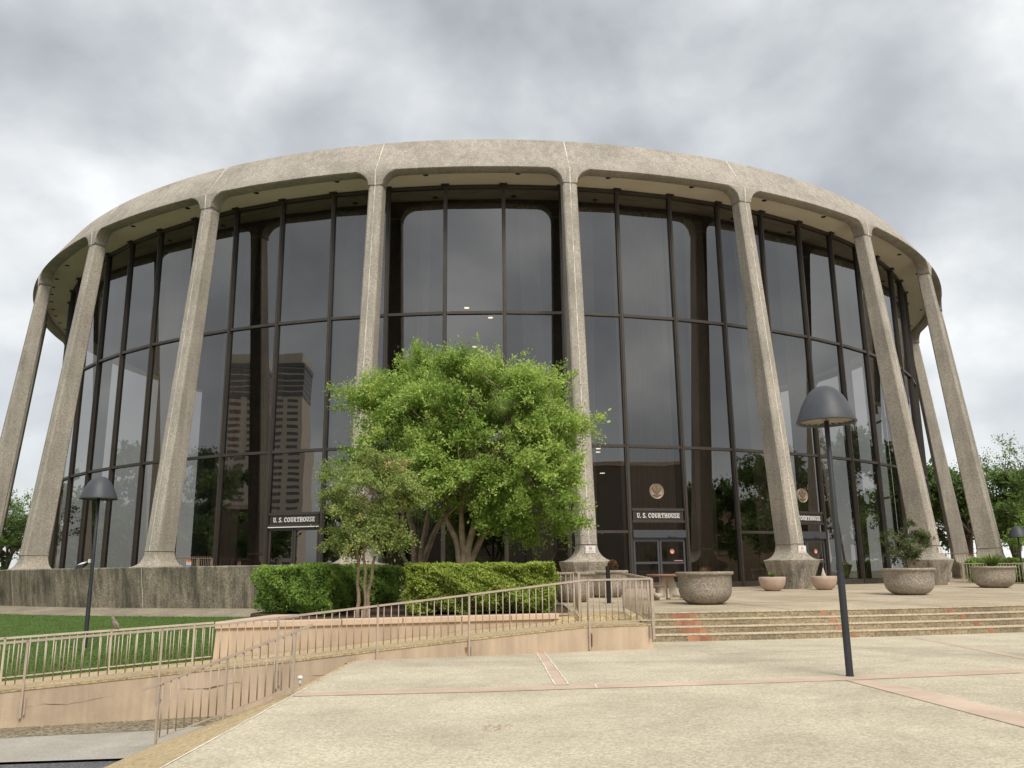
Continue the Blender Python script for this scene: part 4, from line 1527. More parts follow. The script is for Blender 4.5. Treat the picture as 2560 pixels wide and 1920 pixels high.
# ================================================================== PICNIC TABLE, BLACK POST, SMALL THINGS
p = at_plaza(1672, 1500)
T = empty('picnic_table', (p[0], p[1] + 0.3, p[2]), rad(20), 'concrete picnic table with red-brown round top and curved benches', 'table')
t_ = MB(); t_.lathe([(0, 0.71), (0.58, 0.71), (0.61, 0.725), (0.61, 0.775), (0.58, 0.79), (0, 0.79)], 36); t_.build('table_top', M['table_top'], T)
for i in range(3):
    a = rad(120 * i + 200)
    c, s = math.cos(a), math.sin(a)
    lg = MB()
    lg.hexa([(c * 0.12 - s * 0.07, s * 0.12 + c * 0.07, 0.0), (c * 0.12 + s * 0.07, s * 0.12 - c * 0.07, 0.0), (c * 0.42 + s * 0.07, s * 0.42 - c * 0.07, 0.0), (c * 0.42 - s * 0.07, s * 0.42 + c * 0.07, 0.0)],
            [(-s * 0.06 + c * 0.02, c * 0.06 + s * 0.02, 0.71), (s * 0.06 + c * 0.02, -c * 0.06 + s * 0.02, 0.71), (c * 0.22 + s * 0.06, s * 0.22 - c * 0.06, 0.71), (c * 0.22 - s * 0.06, s * 0.22 + c * 0.06, 0.71)])
    lg.build('leg', M['table_leg'], T, bevel=0.015)
    ar = MB()
    ar.tube([(c * 0.2, s * 0.2, 0.12), (c * 0.5, s * 0.5, 0.13), (c * 0.72, s * 0.72, 0.20), (c * 0.92, s * 0.92, 0.40)], [0.09, 0.085, 0.08, 0.08], 8)
    ar.bar((c * 0.80, s * 0.80, 0.0), (c * 0.80, s * 0.80, 0.28), 0.14, 0.14)
    ar.build('bench_arm', M['table_leg'], T)
    bn = MB()
    a0 = a - 0.62
    NB = 12
    vs = []
    for q in range(NB + 1):
        aa = a0 + 1.24 * q / NB
        for r_, z_ in ((0.78, 0.40), (1.10, 0.40), (1.10, 0.46), (0.78, 0.46)):
            vs.append((r_ * math.cos(aa), r_ * math.sin(aa), z_))
    fs = [(4 * q + j, 4 * q + (j + 1) % 4, 4 * q + 4 + (j + 1) % 4, 4 * q + 4 + j) for q in range(NB) for j in range(4)] + [(0, 1, 2, 3), (4 * NB + 3, 4 * NB + 2, 4 * NB + 1, 4 * NB)]
    bn.add(vs, fs)
    bn.build('bench', M['table_top'], T, bevel=0.012)

p = at_plaza(1522.5, 1508)
B_ = empty('bollard', (p[0], p[1], p[2]), rad(12), 'slim black square post on a steel base plate behind the ramp railing', 'post')
t_ = MB(); t_.hexa([(-0.055, -0.04, 0.01), (0.055, -0.04, 0.01), (0.055, 0.04, 0.01), (-0.055, 0.04, 0.01)], [(-0.055, -0.04, 1.07), (0.055, -0.04, 1.045), (0.055, 0.04, 1.045), (-0.055, 0.04, 1.07)]); t_.build('post', M['black'], B_, bevel=0.005)
t_ = MB(); t_.lathe([(0, 0), (0.17, 0), (0.17, 0.008), (0, 0.012)], 20); t_.build('base_plate', M['door_metal'], B_)

p = at_y(750, 1700, 12.9)
V_ = empty('vent_cap', (p[0], p[1], 0.0), 0, 'small white capped pipe at the plaza edge beside the sloping railing', 'pipe')
t_ = MB(); t_.lathe([(0.0, -0.02), (0.016, -0.02), (0.016, 0.07), (0.0, 0.07)], 10); t_.build('stem', M['white_paint'], V_)
t_ = MB(); t_.lathe([(0.018, 0.06), (0.036, 0.072), (0.04, 0.09), (0.028, 0.11), (0.0, 0.118)], 14); t_.build('cap', M['white_paint'], V_)

# no smoking plates on the pedestals
def no_smoking(deg, lat, z, label):
    r = R_B + 0.075
    x = CX + r * math.sin(rad(deg)) + lat * math.cos(rad(deg))
    y = CY - r * math.cos(rad(deg)) + lat * math.sin(rad(deg))
    s_ = empty('no_smoking_sign', (x, y, z), rad(deg), label, 'sign', 'no smoking plates on the pedestals')
    m_ = MB(); m_.box(-0.20, 0.20, -0.012, 0.01, 0.0, 0.29); m_.build('plate', M['white_paint'], s_)
    m_ = MB()
    n_ = 22
    for i in range(n_):
        a, b = 2 * PI * i / n_, 2 * PI * (i + 1) / n_
        q = [(0.062 * math.cos(a), 0.062 * math.sin(a)), (0.062 * math.cos(b), 0.062 * math.sin(b)), (0.046 * math.cos(b), 0.046 * math.sin(b)), (0.046 * math.cos(a), 0.046 * math.sin(a))]
        m_.add([(u, -0.0145, 0.185 + v) for u, v in q], [(0, 1, 2, 3)])
    m_.bar((-0.037, -0.0145, 0.185 + 0.037), (0.037, -0.0145, 0.185 - 0.037), 0.014, 0.003, up=(0, 1, 0))
    m_.build('prohibition_ring', M['red_paint'], s_)
    m_ = MB()
    m_.box(-0.04, 0.035, -0.0142, -0.0122, 0.178, 0.192)
    for zz, w in ((0.088, 0.15), (0.066, 0.12), (0.045, 0.14)):
        m_.box(-w, w, -0.0142, -0.0122, zz - 0.008, zz)
    m_.build('print', M['grey_paint'], s_)
    return s_


no_smoking(COLS[6], 0.03, 2.26, 'white no smoking plate on the pedestal behind the two railed planters')
no_smoking(COLS[7], 0.10, 2.24, 'white no smoking plate on the pedestal between the pinkish bowls')
no_smoking(COLS[8], 0.10, 2.24, 'white no smoking plate on the pedestal behind the leafy shrub')

# bird sitting on the lawn-side rail
pb = at_y(285, 1577, 16.35)
bz = None
d = np.array([pb[0], pb[1]])
sb_ = float(TS @ (d - A0))
bx, by = so(sb_, RW - 0.06)
bz = float(np.interp(sb_, [-16.5, -13.3, -8.55], [0.24, 0.42, 0.655])) + 0.017
br = empty('dove', (bx, by, bz), rad(35), 'small grey-brown dove perched on the rail by the lawn', 'bird')
m_ = MB()
spine = [((0.085, 0, -0.09), 0.012), ((0.06, 0, -0.04), 0.022), ((0.035, 0, 0.02), 0.042), ((0.012, 0, 0.065), 0.055), ((-0.015, 0, 0.115), 0.052), ((-0.035, 0, 0.15), 0.034), ((-0.042, 0, 0.175), 0.028), ((-0.052, 0, 0.195), 0.031), ((-0.062, 0, 0.21), 0.026), ((-0.085, 0, 0.212), 0.01), ((-0.105, 0, 0.206), 0.003)]
m_.tube([s[0] for s in spine], [s[1] for s in spine], 12)
m_.build('body', M['bird'], br)
for sg in (-1, 1):
    w_ = MB()
    w_.tube([(-0.02, sg * 0.045, 0.125), (0.01, sg * 0.057, 0.09), (0.04, sg * 0.045, 0.03), (0.075, sg * 0.022, -0.04)], [0.012, 0.02, 0.016, 0.004], 6)
    w_.build('wing', M['bird'], br)
    l_ = MB()
    l_.tube([(0.0, sg * 0.018, 0.03), (0.0, sg * 0.018, 0.0)], 0.005, 5)
    l_.build('leg', M['rust'], br)

# ================================================================== VEGETATION
def leaf_mesh(name, P, D, size, tone, ratio=0.45, face=None):
    """diamond leaves: P base points, D unit directions, size lengths"""
    n_ = len(P)
    rnd = RS.normal(size=(n_, 3)) * 0.75 + np.array([0, 0, 1.0]) if face is None else face + RS.normal(size=(n_, 3)) * 0.5
    side = np.cross(D, rnd)
    side /= np.linalg.norm(side, axis=1)[:, None] + 1e-9
    nor = np.cross(D, side)
    s = size[:, None]
    a = P
    b = P + D * s * 0.45 + side * s * ratio * 0.5 + nor * s * 0.06
    c = P + D * s - nor * s * 0.10
    d_ = P + D * s * 0.45 - side * s * ratio * 0.5 + nor * s * 0.06
    V = np.stack([a, b, c, d_], 1).reshape(-1, 3).astype(np.float32)
    me = bpy.data.meshes.new(name)
    me.vertices.add(n_ * 4)
    me.vertices.foreach_set('co', V.ravel())
    me.loops.add(n_ * 4)
    me.loops.foreach_set('vertex_index', np.arange(n_ * 4, dtype=np.int32))
    me.polygons.add(n_)
    me.polygons.foreach_set('loop_start', np.arange(0, n_ * 4, 4, dtype=np.int32))
    me.polygons.foreach_set('loop_total', np.full(n_, 4, dtype=np.int32))
    at_ = me.attributes.new('tone', 'FLOAT', 'FACE')
    at_.data.foreach_set('value', np.clip(tone, 0, 1).astype(np.float32))
    me.update()
    me.validate()
    return me


def unit(v):
    return v / (np.linalg.norm(v, axis=-1, keepdims=True) + 1e-9)


def sprays(C, DIR, per, length, leaf, jitter=0.35, droop=0.15, tone_c=None, spread=0.10):
    """leaves along short twigs that start at C and run along DIR"""
    n_ = len(C)
    L = length * RS.uniform(0.6, 1.25, n_)
    t = RS.uniform(0.0, 1.0, (n_, per))
    base = C[:, None, :] + DIR[:, None, :] * (t * L[:, None])[:, :, None]
    base[:, :, 2] -= droop * (t ** 2) * L[:, None]
    base += RS.normal(size=base.shape) * spread * (0.35 + 0.8 * t[:, :, None])
    ld = unit(DIR[:, None, :] * 0.45 + RS.normal(size=base.shape) * 0.8)
    sz = leaf * RS.uniform(0.6, 1.3, (n_, per)) * RS.uniform(0.7, 1.25, (n_, 1))
    tc = RS.uniform(0.15, 0.75, n_) if tone_c is None else tone_c
    tone = tc[:, None] + RS.normal(size=(n_, per)) * 0.13
    return base.reshape(-1, 3), ld.reshape(-1, 3), sz.reshape(-1), tone.reshape(-1)


def shell_points(n_, ells, inner=0.55):
    """points inside a union of ellipsoids, denser towards the outside"""
    out_p, out_d = [], []
    tot = sum((e[3] * e[4] * e[5]) ** (2 / 3) for e in ells)
    for e in ells:
        c, r = np.array(e[:3]), np.array(e[3:6])
        m_ = int(n_ * (e[3] * e[4] * e[5]) ** (2 / 3) / tot)
        u = unit(RS.normal(size=(m_, 3)))
        rr = inner + (1 - inner) * RS.uniform(0, 1, m_) ** 0.55
        wob = 1 + 0.13 * np.sin(u[:, 0] * 5 + e[0]) * np.cos(u[:, 2] * 6 + e[1]) + 0.08 * np.sin(u[:, 1] * 9 + u[:, 2] * 4)
        p = c + u * r * (rr * wob)[:, None]
        ins = np.zeros(m_, bool)
        for e2 in ells:
            if e2 is e:
                continue
            q = (p - np.array(e2[:3])) / np.array(e2[3:6])
            ins |= (q ** 2).sum(1) < 0.45
        p, u = p[~ins], u[~ins]
        out_p.append(p)
        out_d.append(u)
    return np.concatenate(out_p), np.concatenate(out_d)


def limb(mb_, a, b, r0, r1, bend=0.15, n_=6, seg=6):
    a, b = np.array(a, float), np.array(b, float)
    L = np.linalg.norm(b - a)
    off = RS.normal(size=3) * bend * L * 0.5
    pts, rs = [], []
    for i in range(seg + 1):
        t = i / seg
        pts.append(tuple(a + (b - a) * t + off * math.sin(PI * t) + np.array([0, 0, 0.06 * L * math.sin(PI * t)])))
        rs.append(r0 + (r1 - r0) * t)
    mb_.tube(pts, rs, n_, cap=False)
    return pts


def tree(name, label, base, ells, stems, n_cl, per, length, leaf, lmat, bmat, r_stem, cat='tree', group=None, inner=0.5, droop=0.15, spread=0.10, up=0.25, fork=2.2, limbs=26, alt_top=None, clump=14, cl_r=0.27, whips=0):
    root = empty(name, base, 0, label, cat, group)
    base = np.array(base, float)
    K, KU = shell_points(max(12, n_cl // clump), ells, inner)
    pick = RS.randint(0, len(K), n_cl)
    C = K[pick] + RS.normal(size=(n_cl, 3)) * np.array([1.0, 1.0, 0.5]) * cl_r
    U = unit(KU[pick] + RS.normal(size=(n_cl, 3)) * 0.25)
    ktone = RS.uniform(0.0, 0.62, len(K))
    D = unit(U * 1.0 + np.array([0, 0, up]) + RS.normal(size=C.shape) * 0.45)
    tc_ = ktone[pick] + RS.normal(size=len(C)) * 0.10 + 0.12 * U[:, 2]
    if alt_top is not None:
        tc_ += alt_top * (RS.uniform(0, 1, len(C)) < 0.2)
    P, LD, SZ, TN = sprays(C, D, per, length, leaf, droop=droop, tone_c=tc_, spread=spread)
    if whips:
        K2, U2 = shell_points(whips, ells, 0.92)
        D2 = unit(U2 + np.array([0, 0, 0.7]) + RS.normal(size=U2.shape) * 0.35)
        q = sprays(K2, D2, 40, length * 1.9, leaf, droop=0.35, tone_c=RS.uniform(0.4, 0.85, len(K2)), spread=spread * 0.55)
        P, LD, SZ, TN = [np.concatenate([a_, b_]) for a_, b_ in zip((P, LD, SZ, TN), q)]
    FC = np.repeat(unit(U), per, axis=0)
    if len(P) > len(FC):
        FC = np.concatenate([FC, np.tile(np.array([[0, -0.3, 1.0]]), (len(P) - len(FC), 1))])
    me = leaf_mesh('crown', P - base, LD, SZ, TN, 0.5, FC + np.array([0, 0, 0.7]))
    me.materials.append(lmat)
    link('crown', me, root)
    tb = MB()
    cen = np.mean([np.array(e[:3]) for e in ells], 0)
    ends = []
    for sx, sy, tx, ty, tz in stems:
        a = base + np.array([sx, sy, -0.05])
        b = base + np.array([tx, ty, tz])
        pts, rs_ = [], []
        for i in range(10):
            t = i / 9
            k_ = t ** fork
            pts.append((a[0] + (b[0] - a[0]) * k_ + 0.02 * math.sin(i * 1.7 + sx * 40), a[1] + (b[1] - a[1]) * k_, a[2] + (b[2] - a[2]) * t))
            rs_.append(r_stem * (1.18 - 0.55 * t) if i else r_stem * 1.4)
        tb.tube(pts, rs_, 8, cap=False)
        ends.append((np.array(pts[-1]), r_stem * 0.6))
    mids = []
    for i in range(limbs):
        e, r = ends[i % len(ends)]
        tgt = C[RS.randint(len(C))]
        tgt = e + (tgt - e) * RS.uniform(0.55, 0.9)
        pts = limb(tb, e, tgt, r * RS.uniform(0.45, 0.75), r * 0.16, 0.22, 6, 5)
        mids += [np.array(q) for q in pts[2:]]
    mids = np.array(mids)
    for c in C[RS.permutation(len(C))[:int(len(C) * 0.35)]]:
        d2 = ((mids - c) ** 2).sum(1)
        j = int(np.argmin(d2))
        if d2[j] < (length * 5) ** 2:
            tb.tube([tuple(mids[j]), tuple((mids[j] + c) / 2 + RS.normal(size=3) * 0.05), tuple(c)], [r_stem * 0.12, r_stem * 0.08, r_stem * 0.035], 4, cap=False)
    tb.build('trunk', bmat, root, offset=tuple(base))
    return root


GZ = 0.575
# big crape myrtle, centre
tree('crape_myrtle', 'large bright green crape myrtle with fluted trunk in the middle', (-1.36, 24.0, GZ),
     [(-0.75, 24.0, 5.65, 2.15, 2.0, 1.7), (0.35, 23.7, 4.4, 1.35, 1.6, 1.5), (-1.3, 23.6, 4.5, 1.45, 1.5, 1.2), (0.15, 24.2, 5.9, 1.5, 1.6, 1.15), (0.65, 23.9, 3.3, 0.8, 0.85, 0.7)],
     [(-0.08, 0, -0.55, 0.1, 2.5), (-0.02, -0.07, -0.12, -0.1, 2.7), (0.03, 0.06, 0.35, 0.0, 2.5), (0.09, 0.02, 0.95, 0.2, 2.5), (0.05, -0.08, 0.45, -0.25, 2.8)],
     1900, 96, 0.55, 0.092, M['leaf_myrtle'], M['bark'], 0.115, inner=0.45, spread=0.085, whips=110, fork=3.4)
tree('crape_myrtle', 'second crape myrtle behind, its trunk left of the fluted one', (-2.86, 26.0, GZ),
     [(-3.0, 26.0, 6.0, 1.8, 1.8, 1.6), (-3.5, 25.7, 5.1, 1.2, 1.4, 1.2), (-2.4, 25.9, 6.9, 1.4, 1.4, 0.95), (-4.35, 26.0, 5.5, 0.5, 0.7, 0.4)],
     [(-0.07, 0, -0.35, 0.1, 2.9), (0.05, 0, 0.3, 0.1, 2.8), (0.09, 0.05, 0.85, -0.1, 2.7)],
     1150, 88, 0.55, 0.092, M['leaf_myrtle'], M['bark'], 0.115, inner=0.45, spread=0.085, whips=70, fork=3.2)
tree('crape_myrtle', 'small olive green crape myrtle with three slender stems before the dark hedge', (-3.55, 20.25, GZ),
     [(-3.4, 20.2, 3.5, 0.95, 0.9, 0.85), (-3.9, 20.1, 2.95, 0.5, 0.6, 0.6), (-2.8, 20.2, 3.0, 0.6, 0.65, 0.62), (-3.5, 20.2, 2.4, 0.7, 0.7, 0.4)],
     [(-0.06, 0, -0.12, 0.0, 1.75), (0.10, 0.02, 0.02, 0.05, 1.6), (0.16, 0, 0.42, 0.05, 1.8)],
     760, 56, 0.32, 0.066, M['leaf_olive'], M['bark'], 0.042, inner=0.3, spread=0.06, alt_top=0.35, limbs=22, cl_r=0.15, clump=9)


def hedge(name, label, quad, z0, z1, n_leaf, leaf, lmat, seed, ragged=0.06, core=True):
    """clipped hedge over a plan quad (4 corners, counter-clockwise)"""
    c = np.mean(quad, 0)
    root = empty(name, (float(c[0]), float(c[1]), z0), 0, label, 'hedge')
    q = np.array(quad, float)
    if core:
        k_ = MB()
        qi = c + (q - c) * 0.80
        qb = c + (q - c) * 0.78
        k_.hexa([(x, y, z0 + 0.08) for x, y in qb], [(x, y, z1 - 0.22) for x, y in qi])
        k_.build('shade_core', M['hedge_core'], root, offset=root.location)  # solid box, coloured as the shade behind the leaves
    A = [np.linalg.norm(q[(i + 1) % 4] - q[i]) * (z1 - z0) for i in range(4)]
    top = abs(np.cross(q[1] - q[0], q[3] - q[0]))
    tot = sum(A) + top
    Ps, Ds, Ts = [], [], []
    for i in range(4):
        n_ = int(n_leaf * A[i] / tot)
        a, b = q[i], q[(i + 1) % 4]
        t, h = RS.uniform(0, 1, n_), RS.uniform(0, 1, n_) ** 0.9
        d = (b - a) / np.linalg.norm(b - a)
        nn = np.array([d[1], -d[0]])
        bul = 0.09 * np.sin(t * 9 + seed) + 0.08 * np.sin(h * 7 + t * 5 + seed * 2) + 0.06 * np.sin(t * 23 + h * 11) + 0.05 * np.sin(t * 61 + 3 * np.sin(h * 9)) * np.sin(h * 19 + seed)
        rnd_top = np.where(h > 0.86, -(h - 0.86) * 0.9, 0)
        und = np.where(h < 0.22, -(0.22 - h) * 0.9, 0)
        dep = bul + rnd_top + und - np.abs(RS.normal(size=n_)) * 0.055 + np.where(RS.uniform(0, 1, n_) < 0.05, RS.exponential(0.05, n_), 0)
        xy = a + np.outer(t, b - a) + np.outer(dep, nn)
        Ps.append(np.column_stack([xy, z0 + 0.04 + h * (z1 - z0) + 0.03 * np.sin(t * 17 + seed)]))
        Ds.append(np.column_stack([np.tile(nn, (n_, 1)), np.full(n_, 0.55)]))
        cl = np.sin(t * np.linalg.norm(b - a) * 9 + seed) * np.sin(h * 9 + t * 13)
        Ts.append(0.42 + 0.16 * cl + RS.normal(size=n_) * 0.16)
    n_ = int(n_leaf * top / tot * 1.1)
    u, v = RS.uniform(0, 1, n_), RS.uniform(0, 1, n_)
    xy = q[0] + np.outer(u, q[1] - q[0]) + np.outer(v, q[3] - q[0])
    z = z1 + 0.05 * np.sin(u * 11 + seed) * np.sin(v * 7) + 0.03 * np.sin(u * 31) - np.abs(RS.normal(size=n_)) * 0.05
    Ps.append(np.column_stack([xy, z]))
    Ds.append(np.column_stack([np.zeros((n_, 2)), np.ones(n_)]))
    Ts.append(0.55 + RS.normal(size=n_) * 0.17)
    P, D, T_ = np.concatenate(Ps), np.concatenate(Ds), np.concatenate(Ts)
    FC = unit(D) + np.array([0, 0, 0.35])
    D = unit(unit(D) * 0.55 + RS.normal(size=D.shape) * 0.75)
    P = P - D * leaf * 0.3
    me = leaf_mesh('foliage', P - np.array(root.location), D, leaf * RS.uniform(0.6, 1.3, len(P)), T_, 0.5, FC)
    me.materials.append(lmat)
    link('foliage', me, root)
    return root


hedge('hedge', 'dark green clipped hedge on the left of the planter bed', [(-4.45, 20.55), (-3.7, 28.6), (-6.0, 31.0), (-6.75, 22.9)], GZ, 1.74, 120000, 0.07, M['leaf_hedge_dark'], 1.0)
hedge('hedge', 'bright yellow-green clipped hedge on the right of the planter bed', [(-2.55, 20.75), (0.98, 21.2), (0.75, 23.2), (-2.6, 23.4)], GZ, 1.72, 110000, 0.066, M['leaf_hedge'], 4.0)
p3, p4 = at_plaza(2420, 1459), at_plaza(2600, 1461)
hedge('hedge', 'dark clipped hedge behind the railing at the far right', [(p3[0] + 0.8, p3[1] + 0.9), (p4[0] + 2, p4[1] + 0.7), (p4[0] + 2.4, p4[1] + 2.4), (p3[0] + 1.4, p3[1] + 2.4)], 0.7, 1.95, 26000, 0.10, M['leaf_hedge_dark'], 7.0)

# plants in the planters
def tuft(parent, n_, h, spread, w, mat, z0=0.8, name='plant', curve=0.3):
    P, D, S, T_ = [], [], [], []
    V, F, TN = [], [], []
    for i in range(n_):
        a = RS.uniform(0, 2 * PI)
        r0 = RS.uniform(0, 0.12) * spread
        out_ = RS.uniform(0.15, 1.0) * spread
        hh = h * RS.uniform(0.5, 1.0)
        c, s = math.cos(a), math.sin(a)
        pts = [(c * (r0 + out_ * q), s * (r0 + out_ * q), z0 + hh * (q ** (1 - curve))) for q in (0, 0.4, 0.75, 1.0)]
        ww = [w, w * 0.9, w * 0.6, w * 0.1]
        b = len(V)
        for (x, y, z), k_ in zip(pts, ww):
            V += [(x - s * k_ / 2, y + c * k_ / 2, z), (x + s * k_ / 2, y - c * k_ / 2, z)]
        F += [(b + 2 * j, b + 2 * j + 1, b + 2 * j + 3, b + 2 * j + 2) for j in range(3)]
        TN += [RS.uniform(0.1, 0.95)] * 3
    me = bpy.data.meshes.new(name)
    me.from_pydata(V, [], F)
    at_ = me.attributes.new('tone', 'FLOAT', 'FACE')
    at_.data.foreach_set('value', np.array(TN, dtype=np.float32))
    me.materials.append(mat)
    me.update()
    return link(name, me, parent)


def plant(parent_loc, name, label, cat, z=0.8):
    return empty(name, (parent_loc[0], parent_loc[1], parent_loc[2] + z), 0, label, cat)


e = PL['table'][0]
pt = plant(e.location, 'dry_plant', 'dry brown stalks in the planter beside the picnic table', 'plant')
tuft(pt, 70, 0.26, 0.34, 0.011, M['dry'], 0.0, 'stalks')
e = PL['left'][0]
pt = plant(e.location, 'dry_plant', 'thin dry twigs in the planter just right of the bright hedge', 'plant')
tuft(pt, 36, 0.26, 0.3, 0.012, M['dry'], 0.0, 'stalks')
e = PL['ball'][0]
pt = plant((e.location[0] + 0.22, e.location[1], e.location[2]), 'dry_plant', 'round brown dead plant in the planter behind the black post', 'plant')
n_ = 1500
u = unit(RS.normal(size=(n_, 3)))
P = u * np.array([0.145, 0.145, 0.20]) * RS.uniform(0.75, 1.05, (n_, 1)) + np.array([0, 0, 0.22])
me = leaf_mesh('dry_leaves', P, unit(u + RS.normal(size=u.shape) * 0.5), 0.06 * RS.uniform(0.6, 1.4, n_), RS.uniform(0, 1, n_) * 0.5 + 0.35 * u[:, 2])
me.materials.append(M['dry'])
link('dry_leaves', me, pt)
e = PL['spiky'][0]
pt = plant(e.location, 'spiky_plant', 'spiky green plant in the far right planter', 'plant')
tuft(pt, 120, 0.62, 0.85, 0.05, M['leaf_palm'], 0.05, 'blades', 0.35)
e = BOWL['l']
pt = plant(e.location, 'small_plant', 'small feathery green plant in the left pinkish bowl', 'plant', 0.46)
tuft(pt, 160, 0.30, 0.22, 0.018, M['leaf_palm'], 0.0, 'fronds', 0.2)
e = PL['shrub'][0]
b = np.array(e.location) + np.array([0, 0, 0.8])
tree('shrub', 'leafy grey-green shrub growing in an aggregate planter', tuple(b), [(b[0] - 0.12, b[1], b[2] + 0.95, 0.42, 0.42, 0.5), (b[0] + 0.35, b[1], b[2] + 0.85, 0.42, 0.42, 0.42), (b[0] - 0.4, b[1], b[2] + 0.65, 0.22, 0.25, 0.28), (b[0] + 0.35, b[1], b[2] + 1.4, 0.16, 0.16, 0.3), (b[0] + 0.75, b[1], b[2] + 0.95, 0.2, 0.2, 0.16)],
     [(-0.08, 0, -0.25, 0, 0.5), (0.0, 0.04, 0.05, 0, 0.6), (0.08, 0, 0.3, 0, 0.5), (0.02, -0.05, 0.15, 0, 0.55)], 220, 44, 0.24, 0.06, M['leaf_dull'], M['bark'], 0.022, cat='shrub', inner=0.3, spread=0.045, limbs=12, cl_r=0.09, clump=6)

# trees behind and beside the building
def far_tree(label, base, w, h, n_cl=420, per=26, leaf=0.22, lm='leaf_oak', group='trees around the courthouse', open_=0.35, n_el=8):
    x, y, z = base
    el = []
    for i in range(n_el):
        a = RS.uniform(0, 2 * PI)
        rr = RS.uniform(0.15, 0.42) * w
        el.append((x + rr * math.cos(a), y + rr * math.sin(a), z + h * RS.uniform(0.45, 0.85), w * RS.uniform(0.17, 0.27), w * RS.uniform(0.17, 0.27), h * RS.uniform(0.09, 0.16)))
    st = [(0, 0, RS.uniform(-0.5, 0.5), RS.uniform(-0.5, 0.5), h * 0.36), (0.1, 0, RS.uniform(-1.5, 1.5), RS.uniform(-1, 1), h * 0.42), (-0.1, 0, RS.uniform(-1.5, 1.5), RS.uniform(-1, 1), h * 0.40)]
    return tree('oak_tree', label, base, el, st, n_cl, per, 0.9, leaf, M[lm], M['bark_dark'], h * 0.022, group=group, inner=open_, spread=0.22, limbs=30, cl_r=0.6, clump=7)


p = at_y(8, 1400, 72)
far_tree('leafy oak behind the leftmost column', (p[0] - 1.0, 74.0, 0.0), 11, 9.5)
p = at_y(2505, 1400, 78)
far_tree('tall open oak behind the far right columns', (p[0] + 2.5, 80.0, 0.5), 14, 13.5, 420, 24, 0.21, open_=0.2)
p = at_y(2400, 1400, 84)
far_tree('oak showing between the two far right columns', (p[0] + 1.5, 88.0, 0.5), 10, 11.5, 280, 24, 0.21, open_=0.2)
p = at_y(2560, 1400, 47)
tree('myrtle', 'low green tree reaching in at the right edge', (p[0] + 1.6, 47.0, 0.62), [(p[0] + 1.2, 47.0, 3.2, 1.9, 1.6, 0.9), (p[0] - 0.2, 46.6, 2.6, 0.9, 0.8, 0.28), (p[0] - 0.4, 46.8, 3.5, 0.8, 0.8, 0.25), (p[0] + 2.2, 47.0, 4.0, 1.4, 1.4, 0.8)],
     [(0, 0, -0.3, 0, 1.5), (0.05, 0, 0.4, 0, 1.6)], 260, 34, 0.5, 0.11, M['leaf_hedge_dark'], M['bark_dark'], 0.09, group=None, inner=0.3, spread=0.1)

# trees and buildings across the street, mirrored in the glass
LT = [((-45, 42, 15, 13), 'open oak mirrored in the far left glass'), ((-50, 26, 14, 13.5), 'tall oak mirrored beside the left columns'), ((-40, 56, 12, 10), 'low oak mirrored at the far left edge'),
      ((-52, 8, 13, 10), 'small oak mirrored low in the left glass'), ((-44, -12, 12, 9), 'round oak mirrored at the left entrance'), ((-30, -34, 12, 10), 'oak mirrored low beside the middle trees'),
      ((-38, 36, 11, 7.0), 'low thick oak mirrored behind the lawn lamp'), ((-37, 49, 10, 7.0), 'low thick oak mirrored at the leftmost glass')]
for q, lab in LT:
    far_tree(lab, (q[0], q[1], -0.9), q[2], q[3], 700, 34, 0.40, group='trees across the street', n_el=13)
RT = [((48, 44, 15, 14), 'open oak mirrored in the right glass'), ((52, 28, 14, 13), 'oak mirrored behind the plaza lamp'), ((46, 60, 14, 12), 'dense oak mirrored in the far right glass'),
      ((46, 10, 13, 10), 'low oak mirrored right of the courthouse door'), ((40, 76, 12, 11), 'oak mirrored at the right rim of the building'),
      ((39, 35, 11, 7.5), 'low thick oak mirrored in the lower right glass'), ((38, 51, 11, 7.5), 'low thick oak mirrored beside the far right columns')]
for q, lab in RT:
    far_tree(lab, (q[0], q[1], 0.0), q[2], q[3], 800, 34, 0.40, group='trees across the plaza', n_el=14)


def tower(label, x, y, w, d, h, rz, red):
    t = empty('tower', (x, y, -0.9), rz, label, 'tower', 'high-rise towers mirrored in the glass')
    m_ = MB(); m_.box(-w / 2, w / 2, -d / 2, d / 2, 0, h * 0.93); m_.box(-w / 2 + 1, w / 2 - 5, -d / 2 + 1, d / 2 - 1, h * 0.93, h); m_.build('wall', M['tower'], t)
    nf = int(h * 0.78 / 3.3)
    wn_ = MB(); wn_.box(-2.6, 2.6, -0.12, 0.1, 0, 1.5)
    wm = wn_.mesh('window'); wm.materials.append(M['tower_win'])
    rp = MB(); rp.box(-0.9, 0.9, -0.2, 0.0, 0, 1.6)
    rm_ = rp.mesh('red_panel'); rm_.materials.append(M['tower_red'])
    for f in range(nf):
        for c in (-w * 0.31, w * 0.02, w * 0.34):
            link('window', wm, t, (c, -d / 2, 4 + f * 3.3))
        link('red_panel', rm_, t, (red * w * 0.34, -d / 2 - 0.05, 4 + f * 3.3))
    m_ = MB()
    for f in range(6):
        m_.box(-w / 2 - 0.2, w / 2 + 0.2, -d / 2 - 0.2, d / 2 + 0.2, h * 0.80 + f * 3.0, h * 0.80 + f * 3.0 + 2.2)
    m_.build('crown_windows', M['tower_win'], t)
    return t


def toward(az, dist, ox=-12, oy=40):
    return ox + dist * math.sin(rad(az)), oy - dist * math.cos(rad(az))


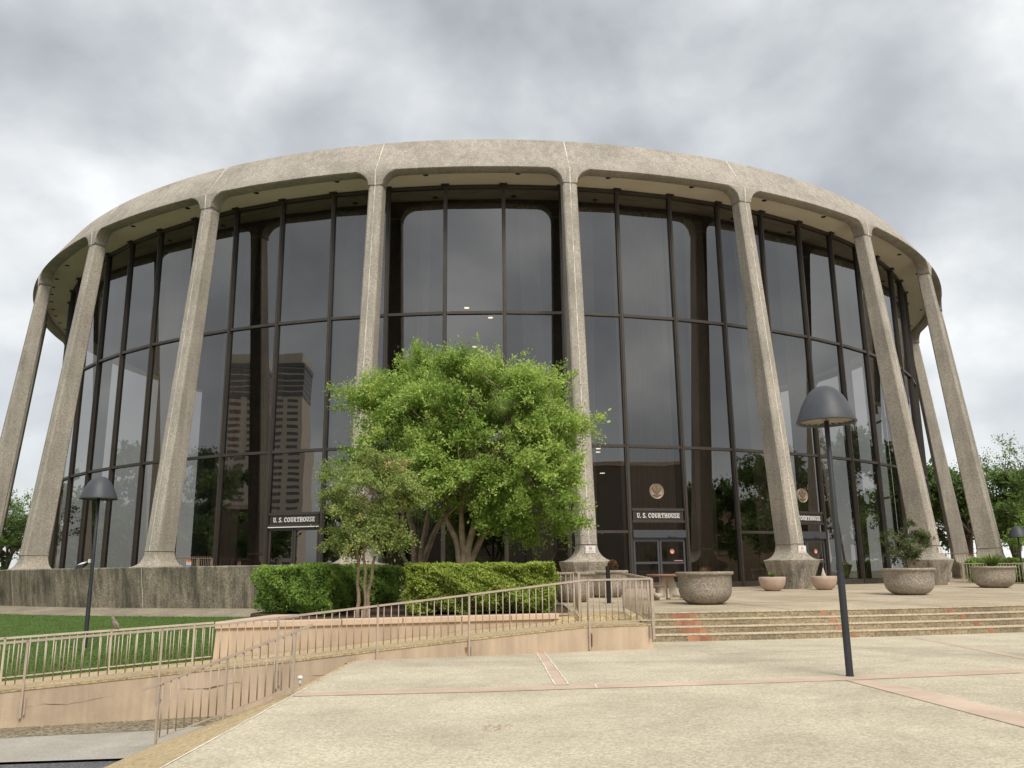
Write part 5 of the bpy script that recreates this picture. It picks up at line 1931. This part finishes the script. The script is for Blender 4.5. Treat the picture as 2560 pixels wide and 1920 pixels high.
x, y = toward(-58.9, 400)
tower('striped tan tower mirrored beside the left column', x, y, 26, 26, 110, rad(-58.9 + 180 + 12), 0)
x, y = toward(-45.6, 400)
tower('striped tan tower with red panels mirrored above the left entrance', x, y, 24, 24, 112, rad(-45.6 + 180 + 12), 1)


def low_building(label, x, y, w, d, h, rz, mat='low_tan'):
    t = empty('building', (x, y, -0.9), rz, label, 'building', 'low buildings across the street')
    m_ = MB(); m_.box(-w / 2, w / 2, -d / 2, d / 2, 0, h); m_.build('wall', M[mat], t)
    m_ = MB(); m_.box(-w / 2 - 0.15, w / 2 + 0.15, -d / 2 - 0.15, d / 2 + 0.15, h, h + 0.5); m_.build('parapet', M['stucco_cap'], t)
    return t


low_building('plain tan low building mirrored behind the left lamp', -72, 24, 62, 12, 9.6, rad(-72 + 180))
low_building('long dark hall mirrored over the centre doors', 36, -46, 88, 20, 17.0, rad(27 + 180), 'hall')
low_building('brown stepped hall mirrored right of the centre doors', 74, 2, 30, 14, 10.5, rad(60 + 180), 'inside_tan')
low_building('tan hall mirrored low in the middle glass', -26, -62, 40, 14, 12.0, rad(-10 + 180))

# grass blades on the lawn
n_ = 150000
rows_a = np.array(lawn_rows)
i0 = RS.randint(8, len(lawn_rows) - 1, n_)
j0 = RS.choice(6, n_, p=[0.10, 0.12, 0.18, 0.2, 0.2, 0.2])
u, v = RS.uniform(0, 1, (n_, 1)), RS.uniform(0, 1, (n_, 1))
P = rows_a[i0, j0] * (1 - u) * (1 - v) + rows_a[i0 + 1, j0] * u * (1 - v) + rows_a[i0, j0 + 1] * (1 - u) * v + rows_a[i0 + 1, j0 + 1] * u * v
keep = (P[:, 1] < 46) & (P[:, 0] > -32) & (P[:, 0] < -5.7)
P = P[keep]
D = unit(np.column_stack([RS.normal(size=len(P)) * 0.45, RS.normal(size=len(P)) * 0.45, np.ones(len(P))]))
me = leaf_mesh('grass', P, D, RS.uniform(0.03, 0.065, len(P)), 0.4 + RS.normal(size=len(P)) * 0.18 + 0.15 * np.sin(P[:, 0] * 1.3) * np.sin(P[:, 1] * 0.9), 0.30)
me.materials.append(M['grass_blade'])
g_ = link('grass', me)
tag(g_, 'short green grass blades of the lawn', 'grass', kind='stuff')
